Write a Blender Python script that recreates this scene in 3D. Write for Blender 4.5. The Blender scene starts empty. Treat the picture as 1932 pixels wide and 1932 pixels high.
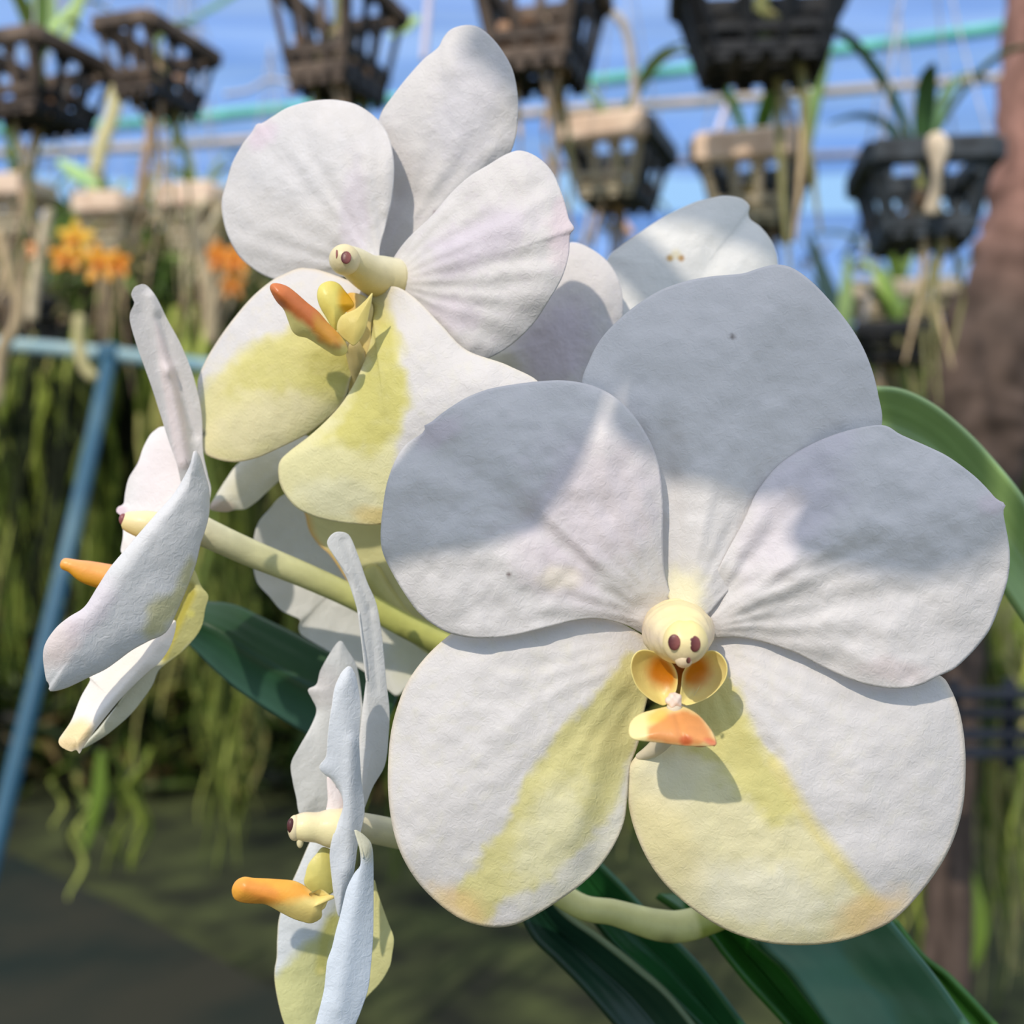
import bpy, math, random
import numpy as np
from mathutils import Vector, Matrix, noise as mnoise

random.seed(7)
SC = bpy.context.scene
COL = SC.collection
F = 2333.0                       # focal length in pixels of the 1932 px frame
CZ = 0.95                        # camera height above the ground (m)

# ------------------------------------------------------------------ camera, sky, sun, exposure
cam_d = bpy.data.cameras.new('camera')
cam = bpy.data.objects.new('camera', cam_d); COL.objects.link(cam)
cam.location = (0, 0, CZ); cam.rotation_euler = (math.pi/2, 0, 0)
cam_d.sensor_width = 36; cam_d.lens = F/1932*36
cam_d.clip_start = 0.01; cam_d.clip_end = 100
cam_d.dof.use_dof = True; cam_d.dof.focus_distance = 0.204
cam_d.dof.aperture_fstop = cam_d.lens/2.7
SC.camera = cam

w = bpy.data.worlds.new('sky'); SC.world = w; w.use_nodes = True
nt = w.node_tree; nt.nodes.clear()
wo = nt.nodes.new('ShaderNodeOutputWorld'); bg = nt.nodes.new('ShaderNodeBackground')
tc = nt.nodes.new('ShaderNodeTexCoord'); sx = nt.nodes.new('ShaderNodeSeparateXYZ')
rp = nt.nodes.new('ShaderNodeValToRGB')
nt.links.new(tc.outputs['Generated'], sx.inputs[0]); nt.links.new(sx.outputs['Z'], rp.inputs[0])
rp.color_ramp.elements[0].position = 0.0; rp.color_ramp.elements[0].color = (0.36, 0.34, 0.28, 1)
rp.color_ramp.elements[1].position = 0.9; rp.color_ramp.elements[1].color = (0.74, 0.76, 0.84, 1)
e = rp.color_ramp.elements.new(0.06); e.color = (0.24, 0.42, 0.66, 1)
e = rp.color_ramp.elements.new(0.32); e.color = (0.26, 0.45, 0.70, 1)
e = rp.color_ramp.elements.new(0.5); e.color = (0.66, 0.72, 0.84, 1)
nt.links.new(rp.outputs[0], bg.inputs[0]); bg.inputs[1].default_value = 1.45
nt.links.new(bg.outputs[0], wo.inputs[0])

SUN = Vector((-0.50, -1.0, 0.92)).normalized()      # towards the sun
sd = bpy.data.lights.new('sun', 'SUN'); so = bpy.data.objects.new('sun', sd); COL.objects.link(so)
sd.energy = 2.75; sd.color = (1.0, 0.90, 0.76); sd.angle = math.radians(1.0)
so.rotation_euler = SUN.to_track_quat('Z', 'Y').to_euler(); so.location = (-3, -6, 7)

SC.view_settings.view_transform = 'Standard'; SC.view_settings.look = 'None'
SC.view_settings.exposure = 0.0; SC.view_settings.gamma = 1.0
SC.view_settings.use_curve_mapping = False

# ------------------------------------------------------------------ helpers
def lin(c):
    c = np.array(c[:3], float)/255.0
    return np.where(c <= 0.04045, c/12.92, ((c+0.055)/1.055)**2.4)
def P(px, py, Y): return Vector(((px-966)/F*Y, Y, CZ+(966-py)/F*Y))
def tag(o, label=None, cat=None, group=None, kind=None):
    if label: o['label'] = label
    if cat: o['category'] = cat
    if group: o['group'] = group
    if kind: o['kind'] = kind
    return o
def empty(name, loc, label=None, cat=None, group=None, rz=0):
    o = bpy.data.objects.new(name, None); COL.objects.link(o)
    o.location = loc; o.rotation_euler = (0, 0, rz); o.empty_display_size = 0.01
    return tag(o, label, cat, group)
def link_mesh(name, verts, faces, mat, parent=None, cols=None, smooth=True, world=True):
    """verts are world coordinates (world=True) or the parent's local ones"""
    V = np.asarray(verts, dtype=float)
    me = bpy.data.meshes.new(name)
    o = bpy.data.objects.new(name, me); COL.objects.link(o)
    if parent is not None:
        o.parent = parent
        if world:
            if parent.rotation_euler.z == 0 and parent.parent is None:
                V = V - np.array(parent.location)
            elif parent.parent is not None:
                org = np.array(parent.location)
                if parent.parent: org = org + np.array(parent.parent.location)
                V = V - org
    elif world:
        c = V.mean(axis=0); o.location = c; V = V - c
    me.from_pydata(V.tolist(), [], faces)
    me.update()
    if smooth: me.polygons.foreach_set('use_smooth', [True]*len(me.polygons))
    if cols is not None:
        a = me.color_attributes.new('pigment', 'FLOAT_COLOR', 'POINT')
        C4 = np.ones((len(V), 4)); C4[:, :3] = np.asarray(cols)[:, :3]
        a.data.foreach_set('color', C4.ravel())
    if mat: me.materials.append(mat)
    return o

# ------------------------------------------------------------------ materials
def newmat(name):
    m = bpy.data.materials.new(name); m.use_nodes = True
    t = m.node_tree; b = t.nodes['Principled BSDF']; return m, t, b
def attr_mat(name, rough=0.5, transl=0.0, bump=0.0, bscale=1500, spec=0.3, mottle=0.06, mscale=300, stretch=(1,1,1), sat_t=None):
    m, t, b = newmat(name); N = t.nodes; L = t.links
    at = N.new('ShaderNodeAttribute'); at.attribute_name = 'pigment'
    tcn = N.new('ShaderNodeTexCoord'); mp = N.new('ShaderNodeMapping'); mp.inputs['Scale'].default_value = stretch
    L.new(tcn.outputs['Object'], mp.inputs[0])
    n1 = N.new('ShaderNodeTexNoise'); n1.inputs['Scale'].default_value = mscale; n1.inputs['Detail'].default_value = 4
    L.new(mp.outputs[0], n1.inputs['Vector'])
    mr = N.new('ShaderNodeMapRange'); mr.inputs['From Min'].default_value = 0.3; mr.inputs['From Max'].default_value = 0.7
    mr.inputs['To Min'].default_value = 1-mottle; mr.inputs['To Max'].default_value = 1+mottle*0.6
    L.new(n1.outputs['Fac'], mr.inputs[0])
    mu = N.new('ShaderNodeVectorMath'); mu.operation = 'SCALE'
    L.new(at.outputs['Color'], mu.inputs[0]); L.new(mr.outputs[0], mu.inputs['Scale'])
    L.new(mu.outputs[0], b.inputs['Base Color'])
    b.inputs['Roughness'].default_value = rough; b.inputs['Specular IOR Level'].default_value = spec
    if bump:
        n2 = N.new('ShaderNodeTexNoise'); n2.inputs['Scale'].default_value = bscale; n2.inputs['Detail'].default_value = 3
        n2.inputs['Distortion'].default_value = 1.2
        L.new(mp.outputs[0], n2.inputs['Vector'])
        bp = N.new('ShaderNodeBump'); bp.inputs['Strength'].default_value = bump; bp.inputs['Distance'].default_value = 0.0004
        L.new(n2.outputs['Fac'], bp.inputs['Height']); L.new(bp.outputs[0], b.inputs['Normal'])
    if transl:
        tr = N.new('ShaderNodeBsdfTranslucent'); L.new(mu.outputs[0], tr.inputs[0])
        mx = N.new('ShaderNodeMixShader'); mx.inputs[0].default_value = transl
        L.new(b.outputs[0], mx.inputs[1]); L.new(tr.outputs[0], mx.inputs[2])
        L.new(mx.outputs[0], N['Material Output'].inputs[0])
    return m
def flat_mat(name, rgb, rough=0.6, c2=None, scale=40, bump=0.0, transl=0.0, metal=0.0, spec=0.4, stretch=(1,1,1), contrast=(0.35, 0.65)):
    m, t, b = newmat(name); N = t.nodes; L = t.links
    b.inputs['Roughness'].default_value = rough; b.inputs['Metallic'].default_value = metal; b.inputs['Specular IOR Level'].default_value = spec
    a = lin(rgb); c2 = lin(c2) if c2 is not None else a*0.6
    tcn = N.new('ShaderNodeTexCoord'); mp = N.new('ShaderNodeMapping'); mp.inputs['Scale'].default_value = stretch
    L.new(tcn.outputs['Object'], mp.inputs[0])
    n1 = N.new('ShaderNodeTexNoise'); n1.inputs['Scale'].default_value = scale; n1.inputs['Detail'].default_value = 5
    L.new(mp.outputs[0], n1.inputs['Vector'])
    cr = N.new('ShaderNodeValToRGB'); cr.color_ramp.elements[0].position = contrast[0]; cr.color_ramp.elements[1].position = contrast[1]
    cr.color_ramp.elements[0].color = (*c2, 1); cr.color_ramp.elements[1].color = (*a, 1)
    L.new(n1.outputs['Fac'], cr.inputs[0]); L.new(cr.outputs[0], b.inputs['Base Color'])
    if bump:
        bp = N.new('ShaderNodeBump'); bp.inputs['Strength'].default_value = bump; bp.inputs['Distance'].default_value = 0.004
        L.new(n1.outputs['Fac'], bp.inputs['Height']); L.new(bp.outputs[0], b.inputs['Normal'])
    if transl:
        tr = N.new('ShaderNodeBsdfTranslucent'); L.new(cr.outputs[0], tr.inputs[0])
        mx = N.new('ShaderNodeMixShader'); mx.inputs[0].default_value = transl
        L.new(b.outputs[0], mx.inputs[1]); L.new(tr.outputs[0], mx.inputs[2])
        L.new(mx.outputs[0], N['Material Output'].inputs[0])
    return m
M_PETAL = attr_mat('petal_tissue', 0.5, 0.22, 0.34, 1000, 0.22, 0.03, 260)
M_LIP = attr_mat('lip_tissue', 0.38, 0.15, 0.15, 900, 0.4, 0.05, 500)
M_STEM = attr_mat('stem_tissue', 0.42, 0.05, 0.2, 500, 0.4, 0.12, 250)
M_LEAF = attr_mat('leaf_tissue', 0.36, 0.12, 0.12, 260, 0.45, 0.14, 60, (1, 1, 1))
M_FOL = attr_mat('foliage_tissue', 0.45, 0.3, 0, 10, 0.4, 0.2, 20)
M_ROOT = attr_mat('root_skin', 0.8, 0, 0.4, 200, 0.2, 0.25, 60)
M_BLACK = flat_mat('black_plastic', (22, 23, 27), 0.5, (10, 11, 13), 60, 0.3)
M_SLATE = flat_mat('weathered_dark_plastic', (70, 78, 86), 0.55, (30, 34, 38), 50, 0.3)
M_BROWN = flat_mat('brown_rim_lit_front', (122, 104, 90), 0.7, (60, 50, 44), 50, 0.3)  # rim brown; on front panels it paints sunlight onto black plastic
M_PALE = flat_mat('sunlit_rail_plastic', (240, 214, 190), 0.7, (214, 184, 160), 40, 0.3)  # pale tone paints strong sunlight onto the grey front rail
M_TEAL = flat_mat('teal_paint', (118, 214, 200), 0.5, (84, 170, 165), 14, 0.2)
M_BEIGE = flat_mat('beige_pipe', (206, 188, 168), 0.6, (160, 150, 120), 12, 0.2)
M_BLUEP = flat_mat('blue_paint', (48, 92, 116), 0.5, (86, 120, 134), 9, 0.2, contrast=(0.3, 0.5))
M_BLUEW = flat_mat('sunlit_blue_paint', (120, 160, 176), 0.6, (170, 190, 186), 12, 0.2)  # paler blue paints sunlight into the top rail's colour
M_NAVY = flat_mat('navy_plastic', (30, 38, 52), 0.6, (16, 20, 30), 20, 0.2)
M_WIRE = flat_mat('galvanised_wire', (196, 196, 206), 0.45, (150, 150, 160), 60, 0, metal=0.2)

# ------------------------------------------------------------------ surface builders
def catmull(pts, n, closed=True):
    p = np.array(pts, float); k = len(p); res = []
    segs = k if closed else k-1
    for i in range(segs):
        if closed: a, b, c, d = p[(i-1) % k], p[i], p[(i+1) % k], p[(i+2) % k]
        else: a, b, c, d = p[max(i-1, 0)], p[i], p[i+1], p[min(i+2, k-1)]
        # centripetal-like damping: clamp tangents by the segment length
        Ls = np.linalg.norm((c-b)[:2])+1e-9
        m1 = (c-a)*0.5; m2 = (d-b)*0.5
        for mm in (m1, m2):
            l = np.linalg.norm(mm[:2])
            if l > 1.2*Ls: mm *= 1.2*Ls/l
        for t in np.linspace(0, 1, 16, endpoint=False):
            res.append((2*t**3-3*t**2+1)*b+(t**3-2*t**2+t)*m1+(-2*t**3+3*t**2)*c+(t**3-t**2)*m2)
    if not closed: res.append(p[-1])
    res = np.array(res)
    q = np.vstack([res, res[:1]]) if closed else res
    d = np.r_[0, np.cumsum(np.linalg.norm(np.diff(q, axis=0), axis=1))]
    s = np.linspace(0, d[-1], n, endpoint=not closed)
    return np.stack([np.interp(s, d, q[:, j]) for j in range(q.shape[1])], 1)
def segdist(x, y, ax, ay, bx, by):
    vx, vy = bx-ax, by-ay
    t = np.clip(((x-ax)*vx+(y-ay)*vy)/(vx*vx+vy*vy+1e-9), 0, 1)
    return np.hypot(x-ax-t*vx, y-ay-t*vy), t
def polydist(x, y, poly):
    """signed: positive inside"""
    n = len(poly); d = np.full_like(x, 1e9); ins = np.zeros(x.shape, bool)
    for i in range(n):
        ax, ay = poly[i]; bx, by = poly[(i+1) % n]
        dd, _ = segdist(x, y, ax, ay, bx, by); d = np.minimum(d, dd)
        c = ((ay > y) != (by > y)) & (x < (bx-ax)*(y-ay)/((by-ay) if by != ay else 1e-9)+ax)
        ins ^= c
    return np.where(ins, d, -d)
def vnoise(x, y, seed=0):
    """smooth value noise in [-1,1]"""
    xi = np.floor(x).astype(int); yi = np.floor(y).astype(int); fx = x-xi; fy = y-yi
    def h(a, b):
        v = np.sin(a*127.1+b*311.7+seed*74.7)*43758.5453; return (v-np.floor(v))*2-1
    fx = fx*fx*(3-2*fx); fy = fy*fy*(3-2*fy)
    return (h(xi, yi)*(1-fx)+h(xi+1, yi)*fx)*(1-fy)+(h(xi, yi+1)*(1-fx)+h(xi+1, yi+1)*fx)*fy
def pigment(x, y, r, base, ops, seed=0):
    C = np.tile(lin(base), (len(x), 1))
    nz = vnoise(x/38, y/38, seed)*0.5+vnoise(x/14, y/14, seed+3)*0.5
    for op in ops:
        k = op[0]
        if k == 'poly':
            _, poly, soft, col, st = op[:5]
            d = polydist(x, y, poly)+nz*(op[5] if len(op) > 5 else soft*0.5)
            wgt = np.clip(d/soft+0.5, 0, 1); wgt = wgt*wgt*(3-2*wgt)*st
        elif k == 'blob':
            _, cx, cy, rx, ry, ang, col, st = op[:8]
            a = math.radians(ang); u = (x-cx)*math.cos(a)+(y-cy)*math.sin(a); v = -(x-cx)*math.sin(a)+(y-cy)*math.cos(a)
            q = np.sqrt((u/rx)**2+(v/ry)**2)
            wgt = np.clip(1.5-q-nz*(op[8] if len(op) > 8 else 0.35), 0, 1); wgt = wgt*wgt*(3-2*wgt)*st
        elif k == 'spot':
            _, cx, cy, rr, col, st = op
            wgt = np.clip(1.5-np.hypot(x-cx, y-cy)/rr, 0, 1)*st
        elif k == 'line':
            _, pl, wd, col, st = op
            d = np.full_like(x, 1e9)
            for (a, b), (c, e_) in zip(pl[:-1], pl[1:]): d = np.minimum(d, segdist(x, y, a, b, c, e_)[0])
            wgt = np.clip(1.4-d/wd, 0, 1)*st
        elif k == 'edge':
            _, r0, col, st = op
            wgt = np.clip((r-r0)/(1-r0), 0, 1)**1.5*st
        elif k == 'grain':
            _, sc, col, st = op
            g = vnoise(x/sc, y/sc, seed+9)*0.6+vnoise(x/sc*2.3, y/sc*2.3, seed+11)*0.4
            wgt = np.clip(g-0.05, 0, 1)*st
        C = C*(1-wgt[:, None])+lin(col)[None]*wgt[:, None]
    return C
WHITE = (227, 223, 222)
def sheet(name, parent, pts, ctr, Y0, d=None, pig=(), base=WHITE, mat=None, thick=0.4, N=200, M=46, seed=0, label=None):
    """A curved blade with real thickness. pts: outline; d: depth shape in millimetres (positive = away from the camera)"""
    d = d or {}
    out = catmull(pts, N)
    o = np.array(ctr[:2], float)
    if len(ctr) == 4:
        a_ = o; b_ = np.array(ctr[2:], float); v_ = b_-a_
        t_ = np.clip(((out-a_)@v_)/(v_@v_), 0, 1); OC = a_+t_[:, None]*v_; o = (a_+b_)/2
    else: OC = np.tile(o, (N, 1))
    # radial rings, denser towards the rim
    rr = (np.arange(1, M+1)/M)**0.85
    spn = len(ctr) == 4
    if spn: rr = np.concatenate([[0], rr]); M = M+1; off = 0; KQ = np.round(t_*16).astype(int)
    else: off = 1
    X = np.concatenate([[o[0]]*off, (OC[:, 0][None]+(out[:, 0]-OC[:, 0])[None]*rr[:, None]).ravel()])
    Z = np.concatenate([[o[1]]*off, (OC[:, 1][None]+(out[:, 1]-OC[:, 1])[None]*rr[:, None]).ravel()])
    if spn: X[:N] = a_[0]+v_[0]*KQ/16; Z[:N] = a_[1]+v_[1]*KQ/16
    R = np.concatenate([[0]*off, np.repeat(rr, N)]); T = np.concatenate([[0]*off, np.tile(np.linspace(0, 2*np.pi, N, endpoint=False), M)])
    s = Y0/F*1000  # mm per px
    D = np.zeros_like(X)
    if 'tilt' in d: D += s*(d['tilt'][0]*(X-o[0])+d['tilt'][1]*(Z-o[1]))
    if 'bulge' in d: D -= d['bulge']*(1-R**2)
    if 'curl' in d: D += d['curl']*R**4
    for (amp, k, ph) in d.get('wave', []): D += amp*np.sin(k*T+ph)*R**3
    for (ax, ay, bx, by, wd, amp) in d.get('ridge', []):
        dd, t = segdist(X, Z, ax, ay, bx, by); D -= amp*np.exp(-(dd/wd)**2)
    for (bx, by, amp, k, ph) in d.get('fan', []):
        an = np.arctan2(Z-by, X-bx); rd = np.hypot(X-bx, Z-by)
        D += amp*np.sin(an*k+ph+1.6*vnoise(an*3, rd/90, seed+5))*np.exp(-((rd-240)/190)**2)
    for (cx, cy, rad, amp) in d.get('dent', []): D += amp*np.exp(-((X-cx)**2+(Z-cy)**2)/rad**2)
    if 'rough' in d:
        D += d['rough']*(vnoise(X/60, Z/60, seed)+0.4*vnoise(X/22, Z/22, seed+1)+0.12*vnoise(X/9, Z/9, seed+2))
    Y = Y0+D/1000
    V = np.stack([(X-966)/F*Y, Y, CZ+(966-Z)/F*Y], 1)
    faces = [] if spn else [(0, 1+j, 1+(j+1) % N) for j in range(N)]
    for i in range(M-1):
        a = off+i*N; b = a+N
        for j in range(N):
            k = (j+1) % N; faces.append((a+j, b+j, b+k, a+k))
    if spn:            # weld the two sides along the spine
        first = {}; mp_ = list(range(N))
        for j in range(N): mp_[j] = first.setdefault(int(KQ[j]), j)
        nf = []
        for f in faces:
            g = []
            for v in f:
                v = mp_[v] if v < N else v
                if v not in g: g.append(v)
            if len(g) > 2: nf.append(tuple(g))
        faces = nf
    # orient towards the camera
    area = 0.5*np.sum(out[:, 0]*np.roll(out[:, 1], -1)-np.roll(out[:, 0], -1)*out[:, 1])
    if area > 0: faces = [f[::-1] for f in faces]
    C = pigment(X, Z, R, base, pig, seed)
    ob = link_mesh(name, V, faces, mat or M_PETAL, parent, C)
    vg = ob.vertex_groups.new(name='thickness')
    for i, r in enumerate(np.concatenate([[0], rr]) if off else rr):
        wgt = float(max(0.25, 1-r**6))
        idx = ([0] if i == 0 else list(range(1+(i-1)*N, 1+i*N))) if off else list(range(i*N, (i+1)*N))
        vg.add(idx, wgt, 'REPLACE')
    m = ob.modifiers.new('solid', 'SOLIDIFY'); m.thickness = thick/1000; m.offset = -1; m.vertex_group = 'thickness'
    if label: ob['label'] = label
    return ob
def sweep(name, parent, path, rad, mat, col=None, seg=20, n=40, flat=1.0, up=(0, 0, 1), pig=None, rough=0.0, seed=0, label=None, world=True, cap=True):
    """tube along world points; rad per point (m); flat = ratio of the second axis"""
    pts = np.array([tuple(p) for p in path], float); rd = np.array(rad, float).reshape(len(pts), -1)
    k = len(pts); t = np.linspace(0, k-1, n)
    def cm(A):
        r = []
        for q in t:
            i = min(int(q), k-2); f = q-i
            a, b, c, d2 = A[max(i-1, 0)], A[i], A[i+1], A[min(i+2, k-1)]
            m1 = (c-a)/2; m2 = (d2-b)/2
            r.append((2*f**3-3*f**2+1)*b+(f**3-2*f**2+f)*m1+(-2*f**3+3*f**2)*c+(f**3-f**2)*m2)
        return np.array(r)
    Q = cm(pts); Rr = np.maximum(cm(rd), 1e-5)
    V = []; C = []; upv = Vector(up)
    for i in range(n):
        tg = Vector(Q[min(i+1, n-1)]-Q[max(i-1, 0)]).normalized()
        sd_ = tg.cross(upv)
        if sd_.length < 1e-3: sd_ = tg.cross(Vector((1, 0, 0)))
        sd_.normalize(); nn = sd_.cross(tg).normalized()
        ra = Rr[i][0]; rb = Rr[i][1] if Rr.shape[1] > 1 else ra*flat
        for j in range(seg):
            a = 2*math.pi*j/seg
            kf = 1.0
            if rough: kf += rough*mnoise.noise(Vector((math.cos(a)*1.5+seed*3.1, math.sin(a)*1.5, i*0.45)))
            V.append(Vector(Q[i])+sd_*(math.cos(a)*ra*kf)+nn*(math.sin(a)*rb*kf))
            if pig: C.append(pig(i/(n-1), a))
    faces = []
    for i in range(n-1):
        for j in range(seg):
            b = (j+1) % seg; faces.append((i*seg+j, i*seg+b, (i+1)*seg+b, (i+1)*seg+j))
    if cap:
        # rounded caps
        for end, i in ((0, 0), (1, n-1)):
            tg = Vector(Q[1]-Q[0]).normalized()*-1 if end == 0 else Vector(Q[-1]-Q[-2]).normalized()
            ra = Rr[i].mean()
            prev = i*seg
            for h, sc_ in ((0.5, 0.85), (0.85, 0.5)):
                st = len(V)
                for j in range(seg):
                    V.append(Vector(Q[i])+(V[i*seg+j]-Vector(Q[i]))*sc_+tg*ra*h*0.7)
                    if pig: C.append(C[i*seg+j])
                for j in range(seg):
                    b = (j+1) % seg; f = (prev+j, st+j, st+b, prev+b)
                    faces.append(f if end == 0 else f[::-1])
                prev = st
            V.append(Vector(Q[i])+tg*ra*0.7)
            if pig: C.append(C[i*seg])
            for j in range(seg):
                b = (j+1) % seg; f = (prev+j, len(V)-1, prev+b)
                faces.append(f if end == 0 else f[::-1])
    if not pig:
        C = np.tile(lin(col if col is not None else (200, 200, 200)), (len(V), 1))
    ob = link_mesh(name, [tuple(v) for v in V], faces, mat, parent, C, world=world)
    if label: ob['label'] = label
    return ob
def mix(a, b, t):
    t = max(0.0, min(1.0, t)); return lin(a)*(1-t)+lin(b)*t
def blobmesh(name, parent, c, rx, ry, rz, mat, colf, seg=28, rings=18, shape=None, label=None, rot=None):
    V = []; C = []; faces = []
    R = rot if rot is not None else Matrix.Identity(3)
    for i in range(rings+1):
        ph = math.pi*i/rings
        for j in range(seg):
            th = 2*math.pi*j/seg
            v = Vector((math.sin(ph)*math.cos(th), math.sin(ph)*math.sin(th), math.cos(ph)))
            k = shape(v) if shape else 1.0
            V.append(tuple(Vector(c)+R @ Vector((v.x*rx*k, v.y*ry*k, v.z*rz*k)))); C.append(colf(v))
    for i in range(rings):
        for j in range(seg):
            b = (j+1) % seg; faces.append((i*seg+j, (i+1)*seg+j, (i+1)*seg+b, i*seg+b))
    ob = link_mesh(name, V, faces, mat, parent, C)
    if label: ob['label'] = label
    return ob
class MB:
    def __init__(s): s.v = []; s.f = []; s.c = []
    def box(s, c, sz, rz=0, col=None, tilt=None):
        n = len(s.v); m = Matrix.Rotation(rz, 3, 'Z')
        if tilt is not None: m = m @ tilt
        b = min(sz)*0.18
        # bevelled box: three crossing slabs' hull -> 24 vertices
        hx, hy, hz = sz[0]/2, sz[1]/2, sz[2]/2
        P8 = []
        for sx_ in (-1, 1):
            for sy_ in (-1, 1):
                for sz_ in (-1, 1):
                    P8.append(((hx-b)*sx_, (hy-b)*sy_, hz*sz_)); P8.append(((hx-b)*sx_, hy*sy_, (hz-b)*sz_)); P8.append((hx*sx_, (hy-b)*sy_, (hz-b)*sz_))
        for q in P8: s.v.append(tuple(m @ Vector(q)+Vector(c)))
        def I(a, b_, c_, k): return n+((a*2+b_)*2+c_)*3+k
        F_ = []
        for c_ in (0, 1): F_.append([I(0, 0, c_, 0), I(1, 0, c_, 0), I(1, 1, c_, 0), I(0, 1, c_, 0)])
        for b_ in (0, 1): F_.append([I(0, b_, 0, 1), I(0, b_, 1, 1), I(1, b_, 1, 1), I(1, b_, 0, 1)])
        for a in (0, 1): F_.append([I(a, 0, 0, 2), I(a, 1, 0, 2), I(a, 1, 1, 2), I(a, 0, 1, 2)])
        for a in (0, 1):
            for b_ in (0, 1): F_.append([I(a, b_, 0, 1), I(a, b_, 1, 1), I(a, b_, 1, 2), I(a, b_, 0, 2)])
            for c_ in (0, 1): F_.append([I(a, 0, c_, 0), I(a, 1, c_, 0), I(a, 1, c_, 2), I(a, 0, c_, 2)])
        for b_ in (0, 1):
            for c_ in (0, 1): F_.append([I(0, b_, c_, 0), I(1, b_, c_, 0), I(1, b_, c_, 1), I(0, b_, c_, 1)])
        for a in (0, 1):
            for b_ in (0, 1):
                for c_ in (0, 1): F_.append([I(a, b_, c_, 0), I(a, b_, c_, 1), I(a, b_, c_, 2)])
        ctr = Vector(c)
        for f in F_:
            p = [Vector(s.v[i]) for i in f]; nn = (p[1]-p[0]).cross(p[2]-p[0])
            if nn.dot(sum(p, Vector())/len(p)-ctr) < 0: f = f[::-1]
            s.f.append(tuple(f))
        return s
    def build(s, name, mat, parent=None, world=False, smooth=False):
        cols = np.array(s.c) if s.c else None
        return link_mesh(name, s.v, s.f, mat, parent, cols, smooth, world)

# ================================================================== THE SETTING
def ground():
    # soil and mossy concrete, gently uneven
    nx, ny = 90, 70
    V = []; Fc = []
    for j in range(ny+1):
        for i in range(nx+1):
            x = -6+12*i/nx; y = -1.5+8.5*j/ny
            V.append((x, y, 0.012*mnoise.noise(Vector((x*2.2, y*2.2, 0)))))
    for j in range(ny):
        for i in range(nx):
            a = j*(nx+1)+i; Fc.append((a, a+1, a+nx+2, a+nx+1))
    o = link_mesh('floor', V, Fc, flat_mat('mossy_ground', (74, 82, 44), 0.9, (22, 26, 14), 5, 0.5), None)
    tag(o, 'mossy green and grey ground below the hanging roots', 'ground', kind='structure')
    # dark damp walkway slab, its kerb running away to the left
    m = MB()
    a = P(-160, 1535, 1); 
    def fl(px, py, z=0.05):
        Y = (CZ-z)*F/(py-966); return Vector(((px-966)/F*Y, Y, z))
    top = [fl(-700, 1400), fl(0, 1600), fl(260, 1725), fl(520, 1868), fl(760, 2010), fl(760, 3600), fl(-3000, 3600)]
    n = len(top); V = [tuple(v) for v in top]+[(v.x, v.y, -0.05) for v in top]
    Fc = [tuple(range(n))[::-1]]+[(i, (i+1) % n, n+(i+1) % n, n+i) for i in range(n)]
    o = link_mesh('floor_walkway', V, Fc, flat_mat('damp_concrete', (46, 46, 34), 0.85, (12, 30, 24), 3, 0.3), None, smooth=False)
    tag(o, 'dark damp walkway slab in the lower left', 'walkway', kind='structure')
ground()

def net_sheet(name, label, x0, x1, Y0, Y1, zt, zb, mat, seed, amp, group=None):
    nx, nz = 150, 60; V = []; Fc = []
    for j in range(nz+1):
        for i in range(nx+1):
            u = i/nx; v = j/nz; x = x0+(x1-x0)*u; z = zb(x)+(zt-zb(x))*v
            y = Y0+(Y1-Y0)*v
            y += amp*(math.sin(z*26+x*1.6+1.5*mnoise.noise(Vector((x*.8, z*2, seed))))*0.5+mnoise.noise(Vector((x*1.3, z*5, seed+4))))
            V.append((x, y, z))
    for j in range(nz):
        for i in range(nx):
            a = j*(nx+1)+i; Fc.append((a, a+1, a+nx+2, a+nx+1))
    o = link_mesh(name, V, Fc, mat, None)
    return tag(o, label, 'shade net', group)   # an open-woven net, a fraction of a millimetre thick
def net_mat():
    m, t, b = newmat('blue_shade_net'); N = t.nodes; L = t.links
    tcn = N.new('ShaderNodeTexCoord')
    mp = N.new('ShaderNodeMapping'); mp.inputs['Scale'].default_value = (0.5, 0.5, 11); mp.inputs['Rotation'].default_value = (0, 0.07, 0)
    n1 = N.new('ShaderNodeTexNoise'); n1.inputs['Scale'].default_value = 1.6; n1.inputs['Detail'].default_value = 6
    L.new(tcn.outputs['Object'], mp.inputs[0]); L.new(mp.outputs[0], n1.inputs['Vector'])
    cr = N.new('ShaderNodeValToRGB'); cr.color_ramp.elements[0].position = 0.32; cr.color_ramp.elements[1].position = 0.7
    cr.color_ramp.elements[0].color = (*lin((104, 156, 246)), 1); cr.color_ramp.elements[1].color = (*lin((166, 200, 255)), 1)
    L.new(n1.outputs['Fac'], cr.inputs[0]); L.new(cr.outputs[0], b.inputs['Base Color']); b.inputs['Roughness'].default_value = 0.7
    tr = N.new('ShaderNodeBsdfTranslucent'); L.new(cr.outputs[0], tr.inputs[0])
    mx = N.new('ShaderNodeMixShader'); mx.inputs[0].default_value = 0.35
    L.new(b.outputs[0], mx.inputs[1]); L.new(tr.outputs[0], mx.inputs[2])
    tp = N.new('ShaderNodeBsdfTransparent'); m2 = N.new('ShaderNodeMixShader'); m2.inputs[0].default_value = 0.27
    L.new(mx.outputs[0], m2.inputs[1]); L.new(tp.outputs[0], m2.inputs[2]); L.new(m2.outputs[0], N['Material Output'].inputs[0])
    return m
MN = net_mat()
Yn = 5.4
def zat(py, Y): return CZ+(966-py)/F*Y
net_sheet('shade_net', 'large blue shade net stretched high behind the hanging baskets', -3.6, 3.8, Yn, Yn-0.3, 3.6,
          lambda x: zat(332, Yn)+0.012*math.sin(x*5), MN, 1, 0.012, 'blue shade nets')
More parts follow.
